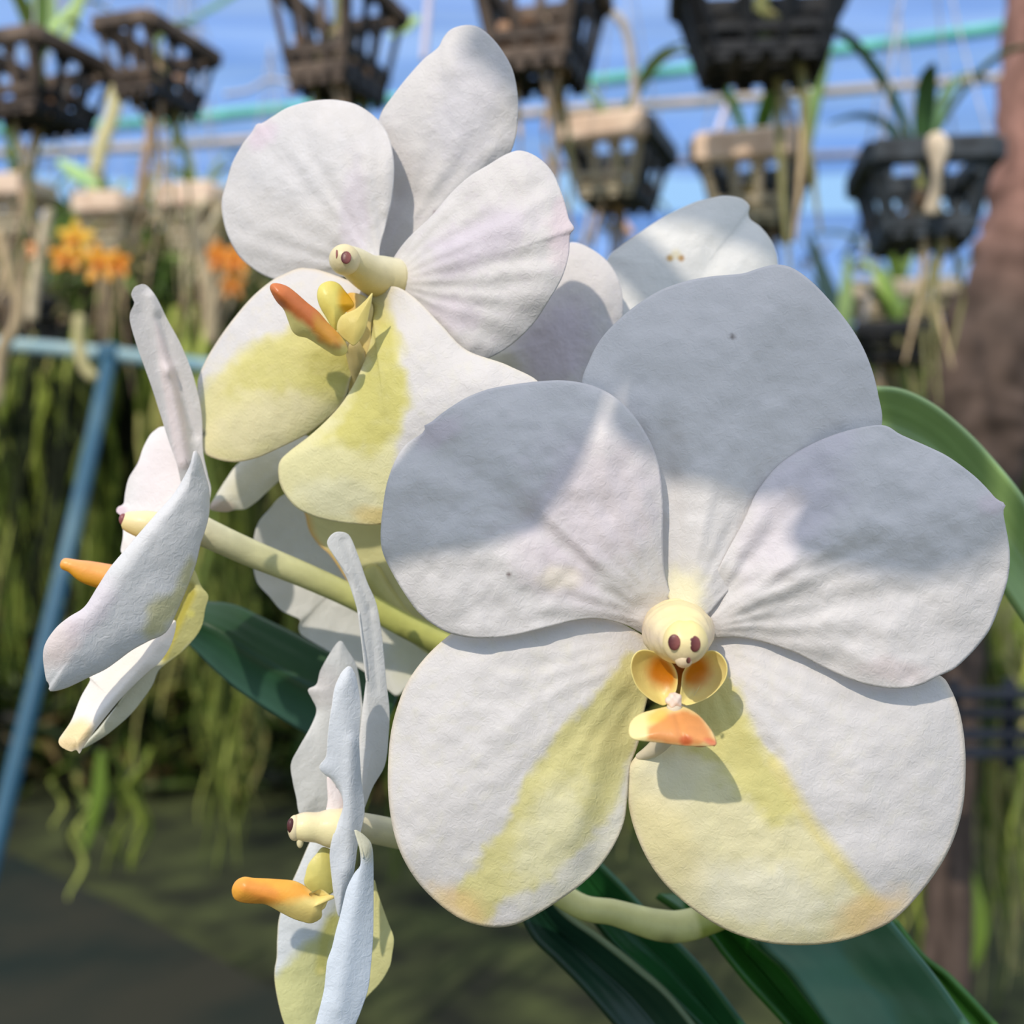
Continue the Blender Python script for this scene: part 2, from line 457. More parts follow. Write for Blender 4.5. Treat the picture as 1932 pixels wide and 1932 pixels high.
net_sheet('shade_net', 'lower blue shade net below the gap of open sky', -3.6, 3.8, Yn+.25, Yn+.25, zat(400, Yn+.25),
          lambda x: zat(640, Yn+.25), MN, 2, 0.012, 'blue shade nets')

def pipe(name, label, pts, r, mat, group=None):
    pw = [P(*p) for p in pts]
    o = sweep(name, None, pw, [r]*len(pw), mat, seg=14, n=60, rough=0.05, cap=True)
    return tag(o, label, 'pipe', group)
pipe('teal_pipe', 'teal painted roof pipe crossing the blue net to upper right', [(-420, 262, 3.3), (0, 246, 3.25), (300, 230, 3.2), (510, 208, 3.15), (980, 168, 3.05), (1450, 112, 2.95), (1932, 47, 2.85), (2250, 0, 2.8)], 0.0145, M_TEAL, 'roof pipes')
pipe('beige_pipe', 'beige pipe running just below the teal pipe', [(-420, 296, 3.6), (0, 290, 3.6), (480, 264, 3.55), (980, 216, 3.45), (1400, 186, 3.4), (1900, 146, 3.35), (2250, 118, 3.3)], 0.0125, M_BEIGE, 'roof pipes')
pipe('grey_pipe', 'thin grey pipe at the lower edge of the upper net', [(980, 318, 4.2), (1300, 305, 4.2), (1640, 290, 4.2), (2300, 262, 4.2)], 0.014, flat_mat('grey_pipe', (150, 150, 164), 0.6, (120, 120, 136), 10), 'roof pipes')

# ------------------------------------------------------------------ distant foliage (uncountable) behind the benches
def leaf_scatter(name, label, n, xr, yr, zr, size, cols, seed, cat='foliage', dens=None):
    rnd = random.Random(seed); V = []; Fc = []; C = []
    for _ in range(n):
        x = rnd.uniform(*xr); y = rnd.uniform(*yr); z = rnd.uniform(*zr)
        if dens and rnd.random() > dens(x, y, z): continue
        L = rnd.uniform(*size); W = L*rnd.uniform(.1, .24)
        a = rnd.uniform(0, 2*math.pi); el = rnd.uniform(-1.3, 1.1)
        dx = Vector((math.cos(a)*math.cos(el), math.sin(a)*math.cos(el), math.sin(el)))
        sd_ = dx.cross(Vector((rnd.uniform(-1, 1), rnd.uniform(-1, 1), rnd.uniform(-1, 1)))).normalized()
        nn = dx.cross(sd_); b = Vector((x, y, z)); k = len(V); c = lin(rnd.choice(cols))*rnd.uniform(.7, 1.2)
        for q, wd, up in ((0, .25, 0), (.3, 1, .08), (.65, .8, .08), (1, .05, -.06)):
            p = b+dx*L*q+nn*L*up
            V += [tuple(p-sd_*W*wd/2+nn*W*.2*wd), tuple(p), tuple(p+sd_*W*wd/2+nn*W*.2*wd)]; C += [c]*3
        for q in range(3):
            i = k+q*3; Fc += [(i, i+1, i+4, i+3), (i+1, i+2, i+5, i+4)]
    o = link_mesh(name, V, Fc, M_FOL, None, C)
    return tag(o, label, cat, kind='stuff')
G1 = [(70, 96, 36), (104, 126, 50), (44, 62, 26), (146, 150, 76), (26, 36, 16), (130, 112, 70), (20, 26, 12)]
def dn(x, y, z):
    top = zat(420 if x < -0.3 else 640, y)
    return 1.0 if z < top else 0.06
leaf_scatter('background_foliage', 'dense blurred dark green foliage filling the space behind the roots', 16000, (-3.4, 3.2), (3.9, 4.75), (0.0, 2.0), (.08, .26), G1, 11, dens=dn)
leaf_scatter('mid_foliage', 'sunlit green orchid leaves crowding between the small baskets at left', 620, (-.85, -.38), (2.1, 2.45), (zat(560, 2.3), zat(400, 2.3)), (.04, .11), [(120, 150, 60), (150, 180, 90), (90, 120, 50), (180, 170, 120), (60, 80, 40)], 12)
leaf_scatter('mid_foliage', 'green leaves above the broad leaf at right', 120, (.48, .66), (1.75, 2.0), (zat(760, 1.9), zat(660, 1.9)), (.03, .08), [(120, 140, 60), (160, 176, 90), (90, 110, 50)], 13)
# dark hedge body closing the view low down
def hedge():
    nx, nz = 80, 30; V = []; Fc = []
    for j in range(nz+1):
        for i in range(nx+1):
            x = -4+8*i/nx; z = -0.05+((zat(450, 4.6) if x < -0.3 else zat(640, 4.6))+.05)*j/nz
            V.append((x, 5.0+0.15*mnoise.noise(Vector((x*2, z*3, 3)))+(j/nz)**4*.2, z))
    for j in range(nz):
        for i in range(nx):
            a = j*(nx+1)+i; Fc.append((a, a+1, a+nx+2, a+nx+1))
    o = link_mesh('background_hedge', V, Fc, flat_mat('hedge_dark', (34, 44, 20), 0.9, (10, 13, 6), 9, 0.3), None)
    sm = o.modifiers.new('solid', 'SOLIDIFY'); sm.thickness = 0.05
    tag(o, 'dark hedge closing off the shade house behind the foliage', 'hedge', kind='stuff')
hedge()

# ------------------------------------------------------------------ curtains of hanging orchid roots
def root_curtain(name, label, n, pxr, yr, topr, lenr, cols, seed, rad=(.002, .0045), kind='stuff'):
    rnd = random.Random(seed); V = []; Fc = []; C = []
    nclump = max(6, n//9); clumps = [(rnd.uniform(*pxr), rnd.uniform(*yr), rnd.uniform(*topr), rnd.choice(cols)) for _ in range(nclump)]
    for _ in range(n):
        cx, cy, ct, cc = rnd.choice(clumps)
        px = cx+rnd.gauss(0, 26); Y = cy+rnd.gauss(0, .05); top = P(px, ct+rnd.uniform(-60, 60), Y)
        L = rnd.uniform(*lenr); r = rnd.uniform(*rad); c = lin(cc if rnd.random() < .7 else rnd.choice(cols))*rnd.uniform(.75, 1.2)
        x, y, z = top; dx = rnd.uniform(-.05, .05); k0 = len(V); m_ = 14; ph = rnd.uniform(0, 9)
        L = min(L, z-0.02)
        for i in range(m_+1):
            q = i/m_; cxp = x+dx*q*L+.010*math.sin(q*9+ph)+.02*mnoise.noise(Vector((q*3, ph, seed))); cyp = y+.012*math.cos(q*7+ph)
            rr = r*(1-.75*q**2)
            for j in range(5):
                a = 2*math.pi*j/5; V.append((cxp+rr*math.cos(a), cyp+rr*math.sin(a), z-L*q)); C.append(c)
        for i in range(m_):
            for j in range(5):
                b = (j+1) % 5; Fc.append((k0+i*5+j, k0+(i+1)*5+j, k0+(i+1)*5+b, k0+i*5+b))
    o = link_mesh(name, V, Fc, M_ROOT, None, C)
    return tag(o, label, 'hanging roots', kind=kind)
GR = [(178, 188, 96), (104, 122, 46), (140, 152, 70), (66, 82, 28), (166, 162, 96), (40, 48, 20), (126, 140, 56), (86, 96, 40), (26, 32, 14)]
root_curtain('hanging_roots', 'far curtain of thin olive orchid roots hanging over the ground', 620, (-150, 2080), (2.5, 3.5), (560, 900), (.25, .62), GR, 21, (.004, .010))
root_curtain('hanging_roots', 'denser brown green roots hanging at left behind the blue pipe frame', 210, (-80, 480), (1.9, 2.4), (560, 760), (.25, .55), GR, 22, (.003, .008))
root_curtain('hanging_roots', 'light green roots hanging behind the right side of the big flower', 300, (1640, 2000), (1.8, 2.4), (1080, 1250), (.15, .6), [(176, 184, 92), (150, 164, 70), (190, 180, 120), (100, 116, 46), (40, 50, 20), (196, 206, 100)], 23, (.003, .008))
root_curtain('hanging_roots', 'olive roots dangling in the gap between the lower flowers', 90, (380, 1250), (1.8, 2.4), (900, 1350), (.12, .4), GR, 24, (.003, .008))
root_curtain('hanging_roots', 'low green root tips dangling above the mossy ground', 70, (60, 1150), (1.7, 2.3), (1300, 1560), (.08, .22), GR, 26, (.003, .008))
root_curtain('hanging_roots', 'pale tan root tangle among the small sunlit baskets at left', 60, (-60, 480), (1.8, 2.3), (370, 480), (.06, .2), [(206, 184, 150), (176, 160, 130), (150, 140, 100), (220, 206, 170)], 25, (.003, .007))

# ------------------------------------------------------------------ tree trunk on the right
def trunk():
    path = [P(1990, -320, 1.62), P(1972, 60, 1.6), P(1955, 300, 1.6), P(1932, 480, 1.6), P(1868, 690, 1.6), P(1842, 850, 1.6), P(1820, 1080, 1.6), P(1806, 1300, 1.6), P(1790, 1700, 1.6), P(1780, 2000, 1.6), Vector((0.55, 1.6, 0.0))]
    rad = [.050, .052, .056, .060, .070, .066, .040, .030, .030, .032, .036]
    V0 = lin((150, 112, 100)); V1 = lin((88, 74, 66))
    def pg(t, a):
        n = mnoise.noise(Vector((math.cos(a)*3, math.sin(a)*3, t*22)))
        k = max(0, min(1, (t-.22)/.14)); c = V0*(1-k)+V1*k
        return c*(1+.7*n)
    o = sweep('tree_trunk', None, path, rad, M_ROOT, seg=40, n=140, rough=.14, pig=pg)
    tag(o, 'rough brown trunk standing at the right edge behind the green leaf', 'tree trunk')
trunk()

# ------------------------------------------------------------------ blue pipe frame on the left, navy bench rail on the right
fr = empty('pipe_frame', P(205, 672, 1.75), 'weathered blue pipe bench frame with a slanting leg at left', 'frame')
sweep('top_rail', fr, [P(-200, 640, 1.8), P(0, 650, 1.78), P(205, 668, 1.75), P(400, 692, 1.73), P(700, 720, 1.7)], [.0105]*5, M_BLUEW, seg=14, n=30)
sweep('leg', fr, [P(208, 672, 1.75), P(165, 880, 1.62), P(95, 1180, 1.52), P(20, 1480, 1.45), P(-60, 1800, 1.4), Vector((-0.72, 1.36, 0.0))], [.0105]*6, M_BLUEP, seg=14, n=40)
blobmesh('joint_collar', fr, P(207, 670, 1.75), .019, .019, .018, M_BLUEP, lambda v: lin((90, 130, 150)))
br = empty('bench_rail', P(1870, 1370, 1.35), 'dark navy slatted tray hanging beside the trunk at right', 'tray')
m = MB()
for z in (1310, 1345, 1385, 1420):
    c = P(1900, z, 1.36); m.box(c, (.19, .02, .010), 0.0)
m.build('slat_panel', M_NAVY, br, world=True)
m = MB()
for x in (1800, 1905, 2010):
    m.box(P(x, 1366, 1.375), (.014, .014, .10))
m.build('upright', M_NAVY, br, world=True)

# ================================================================== HANGING BASKETS
PLANTS = []
def basket(fl, fr_, py, Y, rz, rim, side, label, front=None, hpx=150, D=1.2, pale_front=False, seed=0, group='hanging orchid baskets', nleaf=4, nroot=5, leafc=((110, 140, 50),), fill=(150, 120, 96), rl=(.08, .2), thk=.17, taper=.68, bands=((.74, .12), (.94, .14)), nslat=4):
    """fl, fr_: the two upper front corners in the photograph; D: depth over width"""
    rnd = random.Random(seed)
    W = (fr_-fl)/F*Y/math.cos(rz); Dp = W*D; H = hpx/F*Y
    Rz = Matrix.Rotation(rz, 3, 'Z')
    c = P((fl+fr_)/2, py, Y)+Rz @ Vector((0, Dp/2, 0))
    t = empty('hanging_basket', c, label, 'basket', group, rz)
    th = W*thk; bw, bd = W*taper, Dp*taper; front = front or side
    m = MB()
    if not pale_front: m.box((0, -Dp/2, 0), (W*1.04, th*.8, th))
    m.box((0, Dp/2, 0), (W*1.04, th*.8, th)); m.box((-W/2, 0, 0), (th*.9, Dp, th)); m.box((W/2, 0, 0), (th*.9, Dp, th))
    m.build('rim', rim, t)
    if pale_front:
        m = MB(); m.box((0, -Dp/2, 0), (W*1.06, th*.8, th*1.25)); fo = m.build('front_rail', M_PALE, t); fo['label'] = 'pale front rail, sunlight painted into its colour'
    # four sides: slats with arched tops, a solid lower band and a scalloped foot
    for s_ in range(4):
        m = MB(); hw, hd = (W/2, Dp/2) if s_ % 2 == 0 else (Dp/2, W/2)
        R4 = Matrix.Rotation(s_*math.pi/2, 3, 'Z')
        for k in range(nslat):
            u = -.9+1.8*k/(nslat-1)
            a = R4 @ Vector((u*hw, -hd*.96, -th*.3)); b = R4 @ Vector((u*hw*taper, -hd*taper, -H))
            dv = b-a; m.box((a+b)/2, (W*.085, W*.05, dv.length), 0, tilt=dv.to_track_quat('Z', 'Y').to_matrix())
            if k < nslat-1:      # arch corners
                for e in (-1, 1):
                    uu = -.9+1.8*(k+.5)/(nslat-1)+e*.6/(nslat-1)
                    m.box(R4 @ Vector((uu*hw, -hd*.95, -th*.75)), ((hw*.13, W*.05, th*.5) if s_ % 2 == 0 else (W*.05, hw*.13, th*.5)))
        for hz, hh in [(-H*q_, H*h_) for q_, h_ in bands]:
            q = 1-(1-taper)*(-hz/H); ww = 2*hw*q
            m.box(R4 @ Vector((0, -hd*q, hz)), ((ww, W*.05, hh) if s_ % 2 == 0 else (W*.05, ww, hh)))
        for k in range(4):
            u = (-.75+.5*k)*hw*taper
            m.box(R4 @ Vector((u, -hd*taper, -H*1.05)), ((hw*.22, W*.05, H*.14) if s_ % 2 == 0 else (W*.05, hw*.22, H*.14)))
        m.build('side_panel', front if s_ == 0 else side, t)  # a lighter front colour paints sunlight onto that panel
    m = MB()
    for k in range(5):
        u = -.5+k/4
        m.box((u*bw, 0, -H), (W*.07, bd*1.02, W*.05)); m.box((0, u*bd, -H+W*.01), (bw*1.02, W*.07, W*.05))
    m.build('base', side, t)
    for sx_, sy_ in ((-1, -1), (1, -1), (-1, 1), (1, 1)):
        sweep('hanger_wire', t, [(sx_*W*.46, sy_*Dp*.46, th*.5), (sx_*W*.22, sy_*Dp*.22, W*1.4), (0, 0, W*3.2)], [W*.010]*3, M_WIRE, seg=6, n=8, world=False, cap=False)
    m = MB(); cc = lin(fill); m.c = []
    for k in range(18):
        z = rnd.uniform(-.95, -.5)*H; q = .8*(1-(1-taper)*(-z/H))
        m.box((rnd.uniform(-.5, .5)*W*q, rnd.uniform(-.5, .5)*Dp*q, z), (W*rnd.uniform(.12, .22), W*rnd.uniform(.08, .16), W*rnd.uniform(.07, .15)), rnd.uniform(0, 3), tilt=Matrix.Rotation(rnd.uniform(-1, 1), 3, 'X'))
        m.c += [cc*rnd.uniform(.25, 1.4)]*24
    mm = m.build('bark_filling', M_ROOT, t); mm['kind'] = 'stuff'
    pl = empty('basket_orchid', c, label.replace('basket', 'basket\'s young orchid', 1), 'orchid plant', 'young orchids in the hanging baskets', rz)
    PLANTS.append((pl, Matrix.Translation(c) @ Rz.to_4x4(), P((fl+fr_)/2, py, Y)))
    sweep('stem', pl, [Vector((0, 0, -H*.75)), Vector((0, 0, -H*.3)), Vector((0, 0, W*.15))], [W*.05, W*.05, W*.03], M_STEM, col=(130, 136, 80), seg=8, n=8, world=False)
    for k in range(nleaf):
        a = rnd.uniform(0, 2*math.pi); L = W*rnd.uniform(.7, 1.5); lc = rnd.choice(leafc); up = rnd.uniform(.5, 1.3)
        path = [Vector((0, 0, 0)), Vector((math.cos(a)*L*.2, math.sin(a)*L*.2, L*.4*up)), Vector((math.cos(a)*L*.5, math.sin(a)*L*.5, L*.7*up)), Vector((math.cos(a)*L*.85, math.sin(a)*L*.85, L*.72*up))]
        sweep('leaf', pl, path, [W*.04, W*.09, W*.08, W*.015], M_LEAF, col=lc, seg=10, n=14, flat=.18, world=False)
    for k in range(nroot):
        a = rnd.uniform(0, 2*math.pi); L = rnd.uniform(*rl); x, y = math.cos(a)*bw*.3, math.sin(a)*bd*.3
        path = [Vector((0, 0, -H*.3)), Vector((x*.8, y*.8, -H*.6)), Vector((x*1.2, y*1.2, -H*1.05)), Vector((x*1.2+rnd.uniform(-.015, .015), y, -H-L*.45)), Vector((x*1.5+rnd.uniform(-.02, .02), y, -H-L))]
        rc = rnd.choice([(196, 168, 138), (160, 142, 122), (216, 190, 150), (150, 146, 100)])
        sweep('root', pl, path, [W*.03, W*.035, W*.03, W*.024, W*.01], M_ROOT, col=rc, seg=7, n=18, world=False)
    return t
B1 = M_BLACK
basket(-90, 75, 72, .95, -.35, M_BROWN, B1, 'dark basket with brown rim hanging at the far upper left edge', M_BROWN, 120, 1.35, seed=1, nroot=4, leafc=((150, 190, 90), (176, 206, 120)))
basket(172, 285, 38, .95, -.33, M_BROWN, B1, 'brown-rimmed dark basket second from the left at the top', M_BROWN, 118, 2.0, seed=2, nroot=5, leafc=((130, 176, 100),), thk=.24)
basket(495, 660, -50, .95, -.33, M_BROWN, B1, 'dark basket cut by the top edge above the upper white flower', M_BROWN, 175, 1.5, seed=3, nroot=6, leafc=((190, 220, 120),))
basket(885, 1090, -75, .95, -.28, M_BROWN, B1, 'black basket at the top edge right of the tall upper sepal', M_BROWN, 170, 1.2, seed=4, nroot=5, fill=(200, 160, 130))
basket(1290, 1610, -85, .95, -.1, B1, B1, 'black scalloped basket at the top edge on the right', B1, 165, .8, seed=5, nroot=3, fill=(40, 40, 40), thk=.14)
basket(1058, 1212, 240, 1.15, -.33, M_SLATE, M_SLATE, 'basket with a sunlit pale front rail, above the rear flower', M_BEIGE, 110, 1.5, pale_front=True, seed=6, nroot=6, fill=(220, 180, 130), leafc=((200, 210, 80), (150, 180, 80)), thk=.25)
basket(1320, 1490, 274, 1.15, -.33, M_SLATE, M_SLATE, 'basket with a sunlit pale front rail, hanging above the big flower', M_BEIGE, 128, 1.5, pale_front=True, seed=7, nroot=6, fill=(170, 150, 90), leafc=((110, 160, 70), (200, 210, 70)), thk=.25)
basket(1655, 1872, 283, 1.05, -.14, M_SLATE, M_SLATE, 'slate grey basket with big openings left of the trunk', M_SLATE, 140, 1.25, seed=8, nroot=5, fill=(170, 144, 120), leafc=((60, 90, 60), (90, 130, 80)), thk=.22, taper=.72, bands=((.9, .2),), nslat=3)
for i, (fl, fr_, py, Y, hp, lab) in enumerate([
    (140, 232, 382, 1.9, 80, 'small pale sunlit basket at left, above the yellow bloom'),
    (298, 404, 368, 1.9, 90, 'small pale sunlit basket nearest the upper flower on its left'),
    (-50, 48, 350, 1.9, 80, 'small pale sunlit basket cut by the left edge'),
    (1618, 1790, 545, 1.8, 60, 'dim beige basket hanging low between the big flower and trunk'),
    (1630, 1770, 618, 1.6, 55, 'low basket full of bark just above the green leaf'),
    (190, 400, 560, 2.3, 80, 'long dark basket in the shade behind the left flower tip'),
    (-40, 160, 560, 2.3, 80, 'long dark basket in the shade at the left edge'),
    (400, 560, 575, 2.4, 80, 'shaded dark basket just left of the upper flower yellow sepal')]):
    pale = i in (0, 1, 2, 3)
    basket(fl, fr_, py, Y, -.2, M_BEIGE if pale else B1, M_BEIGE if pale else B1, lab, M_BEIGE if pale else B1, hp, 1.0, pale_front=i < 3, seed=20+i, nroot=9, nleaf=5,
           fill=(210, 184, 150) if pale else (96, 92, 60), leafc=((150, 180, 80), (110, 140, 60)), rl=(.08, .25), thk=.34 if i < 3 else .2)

# small orange and yellow blooms behind the left flower
def bloom(px, py, Y, s, col, label, seed):
    rnd = random.Random(seed); s *= 1.25
    c = P(px, py, Y); t = empty('orange_flower', c, label, 'flower', 'small orange orchid blooms')
    for k in range(5):
        a = k*2*math.pi/5+rnd.uniform(-.2, .2)+1.57
        dx = Vector((math.cos(a), -.25, math.sin(a)))
        sweep('petal', t, [c, c+dx*s*.5, c+dx*s], [s*.12, s*.34, s*.16], M_LIP, col=col, seg=10, n=8, flat=.25, up=(0, -1, .1))
    sweep('stalk', t, [c, c+Vector((.004, s*1.2, s*.6)), c+Vector((.008, .10, .05))], [s*.09]*3, M_STEM, col=(150, 140, 60), seg=7, n=8)
    sweep('lip', t, [c, c+Vector((0, -s*.5, -s*.2)), c+Vector((0, -s*.8, -s*.4))], [s*.12, s*.2, s*.1], M_LIP, col=(200, 90, 30), seg=8, n=8)
for i, (px, py, s, col, lab) in enumerate([
    (146, 452, .019, (250, 200, 70), 'bright yellow bloom below the small pale basket'),
    (128, 486, .018, (240, 160, 40), 'orange bloom just below the yellow bloom'),
    (190, 498, .021, (244, 176, 60), 'wide amber bloom right of the orange bloom'),
    (222, 500, .015, (250, 160, 40), 'small orange bloom at the right of the amber one'),
    (415, 488, .018, (236, 150, 50), 'orange bloom hanging left of the round upper petal'),
    (445, 495, .016, (255, 166, 60), 'bright orange bloom touching the edge of the round petal'),
    (440, 540, .014, (214, 140, 50), 'dull orange bloom below the bright orange one'),
    (74, 470, .013, (246, 170, 110), 'tiny peach bloom nearest the left edge')]):
    bloom(px, py, 1.75, s*1.05, col, lab, 50+i)

# straps of orchid leaves and single thick roots seen between the baskets
def strap(name, label, pts, wpx, Y, col, group=None, mat=None, flat=.14, cat='leaf'):
    pw = [P(x, y, Y+dy) for (x, y, dy) in pts]
    r = [w_/2/F*Y for w_ in wpx]
    o = sweep(name, None, pw, r, mat or M_LEAF, col=col, seg=12, n=36, flat=flat, up=(0, -1, 0.05))
    best = min(PLANTS, key=lambda q: (q[2]-pw[0]).length)
    o.name = cat; o.parent = best[0]; o.matrix_parent_inverse = best[1].inverted(); o['label'] = label
    return o
strap('strap_leaf', 'pale green strap leaf rising beside the far left basket', [(110, 80, 0), (96, 20, 0), (86, -60, 0)], [16, 22, 20], 1.3, (150, 180, 110), 'background strap leaves')
strap('strap_leaf', 'yellow green strap leaf pair, right blade, at the upper left', [(118, 84, 0), (140, 30, 0), (160, -50, 0)], [14, 26, 24], 1.3, (170, 196, 120), 'background strap leaves')
strap('strap_leaf', 'thin green leaf crossing above the second basket to the right', [(345, 45, 0), (410, 10, .02), (490, -40, .04)], [8, 12, 10], 1.3, (110, 160, 130), 'background strap leaves')
strap('strap_leaf', 'upright green strap leaf right of the pale front basket', [(1518, 275, 0), (1535, 200, 0), (1556, 120, 0), (1570, 70, 0)], [30, 26, 18, 4], 1.3, (130, 160, 90), 'background strap leaves')
strap('strap_leaf', 'dark arching leaf above the slate grey basket', [(1695, 262, 0), (1670, 232, 0), (1620, 218, 0), (1565, 232, 0)], [26, 20, 12, 4], 1.15, (50, 80, 70), 'background strap leaves')
strap('strap_leaf', 'light green upright leaf between the big flower and the dim basket', [(1590, 640, 0), (1596, 560, 0), (1600, 480, 0)], [34, 28, 8], 1.5, (150, 176, 110), 'background strap leaves')
strap('strap_leaf', 'dark blue green leaf just behind the big upper sepal', [(1580, 600, 0), (1552, 520, 0), (1530, 440, 0)], [40, 30, 6], 1.6, (60, 84, 80), 'background strap leaves')
strap('strap_leaf', 'bright mint leaf tip beside the pale stake on the left', [(186, 352, 0), (150, 330, 0), (112, 306, 0)], [10, 30, 14], 1.8, (186, 226, 150), 'background strap leaves')
strap('strap_leaf', 'pale stalk hanging in sun at left between the small baskets', [(172, 370, 0), (190, 280, 0), (214, 210, 0), (218, 160, 0)], [22, 30, 28, 34], 1.9, (226, 214, 160), 'background strap leaves', flat=.7)
strap('strap_leaf', 'yellow green leaf hanging low at the bottom right corner', [(1830, 1640, 0), (1840, 1760, 0), (1800, 1880, 0)], [10, 46, 20], 1.7, (176, 200, 80), 'background strap leaves')
strap('strap_leaf', 'long light green hanging leaf below the left flower', [(190, 1420, 0), (186, 1500, 0), (160, 1600, 0)], [14, 28, 10], 1.8, (110, 136, 50), 'background strap leaves')
strap('strap_leaf', 'small bright yellow leaf left of the tall upper sepal', [(738, 68, 0), (762, 52, 0), (788, 34, 0)], [8, 22, 12], 1.2, (190, 226, 130), 'background strap leaves')
def aroot(label, pts, wpx, Y, col):
    return strap('aerial_root', label, [(x, y, 0) for x, y in pts], [wpx]*len(pts), Y, col, 'single thick aerial roots', M_ROOT, 1.0, 'root')
aroot('curved tan root looping at the left edge above the blue rail', [(0, 440), (20, 520), (36, 570), (28, 620), (4, 660), (-8, 760)], 22, 1.1, (190, 168, 134))
aroot('pale straight root hanging between small baskets on the left', [(92, 400), (78, 470), (66, 540), (60, 600)], 20, 1.5, (206, 190, 160))
aroot('thick pale root hanging left of the tall narrow sepal', [(362, 400), (378, 480), (395, 560), (398, 640)], 24, 1.5, (190, 172, 140))
aroot('cream hooked root crossing the blue rail', [(150, 600), (150, 650), (158, 690), (176, 712)], 22, 1.5, (200, 190, 140))
aroot('brown root hanging from the second basket', [(288, 180), (285, 240), (275, 300), (262, 380)], 18, 1.3, (180, 150, 120))
aroot('thin grey root from the far left basket', [(55, 180), (66, 240), (60, 300), (48, 340)], 12, 1.3, (176, 170, 160))
aroot('tan root hanging from the black top basket, left one', [(1062, 20), (1048, 90), (1052, 150), (1050, 215)], 20, 1.15, (206, 168, 120))
aroot('pale root curving from the black top basket, right one', [(1140, 10), (1178, 50), (1194, 120), (1200, 220)], 18, 1.15, (200, 190, 180))
aroot('grey root hanging from the scalloped black basket', [(1462, 10), (1456, 90), (1474, 150), (1494, 230), (1520, 300)], 16, 1.15, (150, 146, 140))
aroot('pinkish root running down left from the top basket', [(606, 100), (580, 140), (548, 176)], 16, 1.2, (206, 180, 176))
aroot('thin pale root arching over the blue net at left', [(425, 178), (470, 170), (510, 150), (560, 160)], 8, 1.3, (200, 200, 210))
aroot('peach root tangle below the pale basket, left strand', [(1150, 350), (1162, 400), (1190, 440)], 16, 1.4, (230, 190, 170))
aroot('thin root below the pale basket, falling to the rear flower', [(1120, 350), (1110, 420), (1098, 470)], 9, 1.4, (190, 180, 180))
strap('aerial_root', 'pale root, its wide top standing in for a sun patch on the slate grey basket rim', [(1766, 262, 0), (1770, 285, 0), (1768, 320, 0), (1766, 360, .01), (1758, 395, .02)], [36, 42, 18, 20, 30], 1.03, (236, 216, 190), None, M_ROOT, 1.0, 'root')  # wide upper end paints a sun patch on the rim; lower part is root
def cord(label, pts, wpx, Y):
    o = sweep('white_string', None, [P(x, y, Y) for x, y in pts], [wpx/2/F*Y]*len(pts), flat_mat('white_cord', (236, 226, 240), .6, (210, 200, 220)) if 'white_cord' not in bpy.data.materials else bpy.data.materials['white_cord'], seg=8, n=10)
    tag(o, label, 'string', 'white hanging strings')
cord('white string hanging left of the tall upper sepal', [(814, -60), (806, 40), (800, 110)], 14, 1.2)
cord('white string rising from the left end of the second pale rail', [(1378, 180), (1362, 225), (1350, 262)], 13, 1.27)
cord('white string rising from the right end of the second pale rail', [(1478, 172), (1466, 215), (1460, 262)], 15, 1.27)

# ================================================================== THE ORCHIDS
YEL = (226, 218, 142); YPALE = (240, 232, 184); TAN = (240, 210, 150); PINK = (226, 208, 220)
PURP = (92, 44, 48)
def flower(label, px, py, Y): return empty('orchid_flower', P(px, py, Y), label, 'orchid flower', 'white orchid flowers')

# ---- A: the big flower facing the camera
A = flower('largest white orchid flower, facing forward at the right, fully open', 1280, 1190, .2035)
b0 = (1275, 1180)
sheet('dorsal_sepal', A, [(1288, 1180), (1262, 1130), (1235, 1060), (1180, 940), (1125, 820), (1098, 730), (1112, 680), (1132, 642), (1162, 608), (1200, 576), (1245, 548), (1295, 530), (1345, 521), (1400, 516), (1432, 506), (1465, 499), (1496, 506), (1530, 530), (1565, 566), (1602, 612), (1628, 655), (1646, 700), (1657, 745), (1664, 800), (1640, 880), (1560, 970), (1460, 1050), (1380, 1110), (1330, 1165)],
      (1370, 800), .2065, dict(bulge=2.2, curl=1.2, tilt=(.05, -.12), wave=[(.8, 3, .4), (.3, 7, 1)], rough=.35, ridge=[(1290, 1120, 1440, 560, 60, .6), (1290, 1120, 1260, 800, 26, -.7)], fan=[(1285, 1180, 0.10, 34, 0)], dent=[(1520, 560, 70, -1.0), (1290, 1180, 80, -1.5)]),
      [('blob', 1290, 1130, 45, 60, 0, (244, 236, 190), .7), ('blob', 1160, 870, 50, 120, 20, (214, 212, 216), .25), ('spot', 1382, 635, 5, (90, 70, 60), .7)], seed=1)
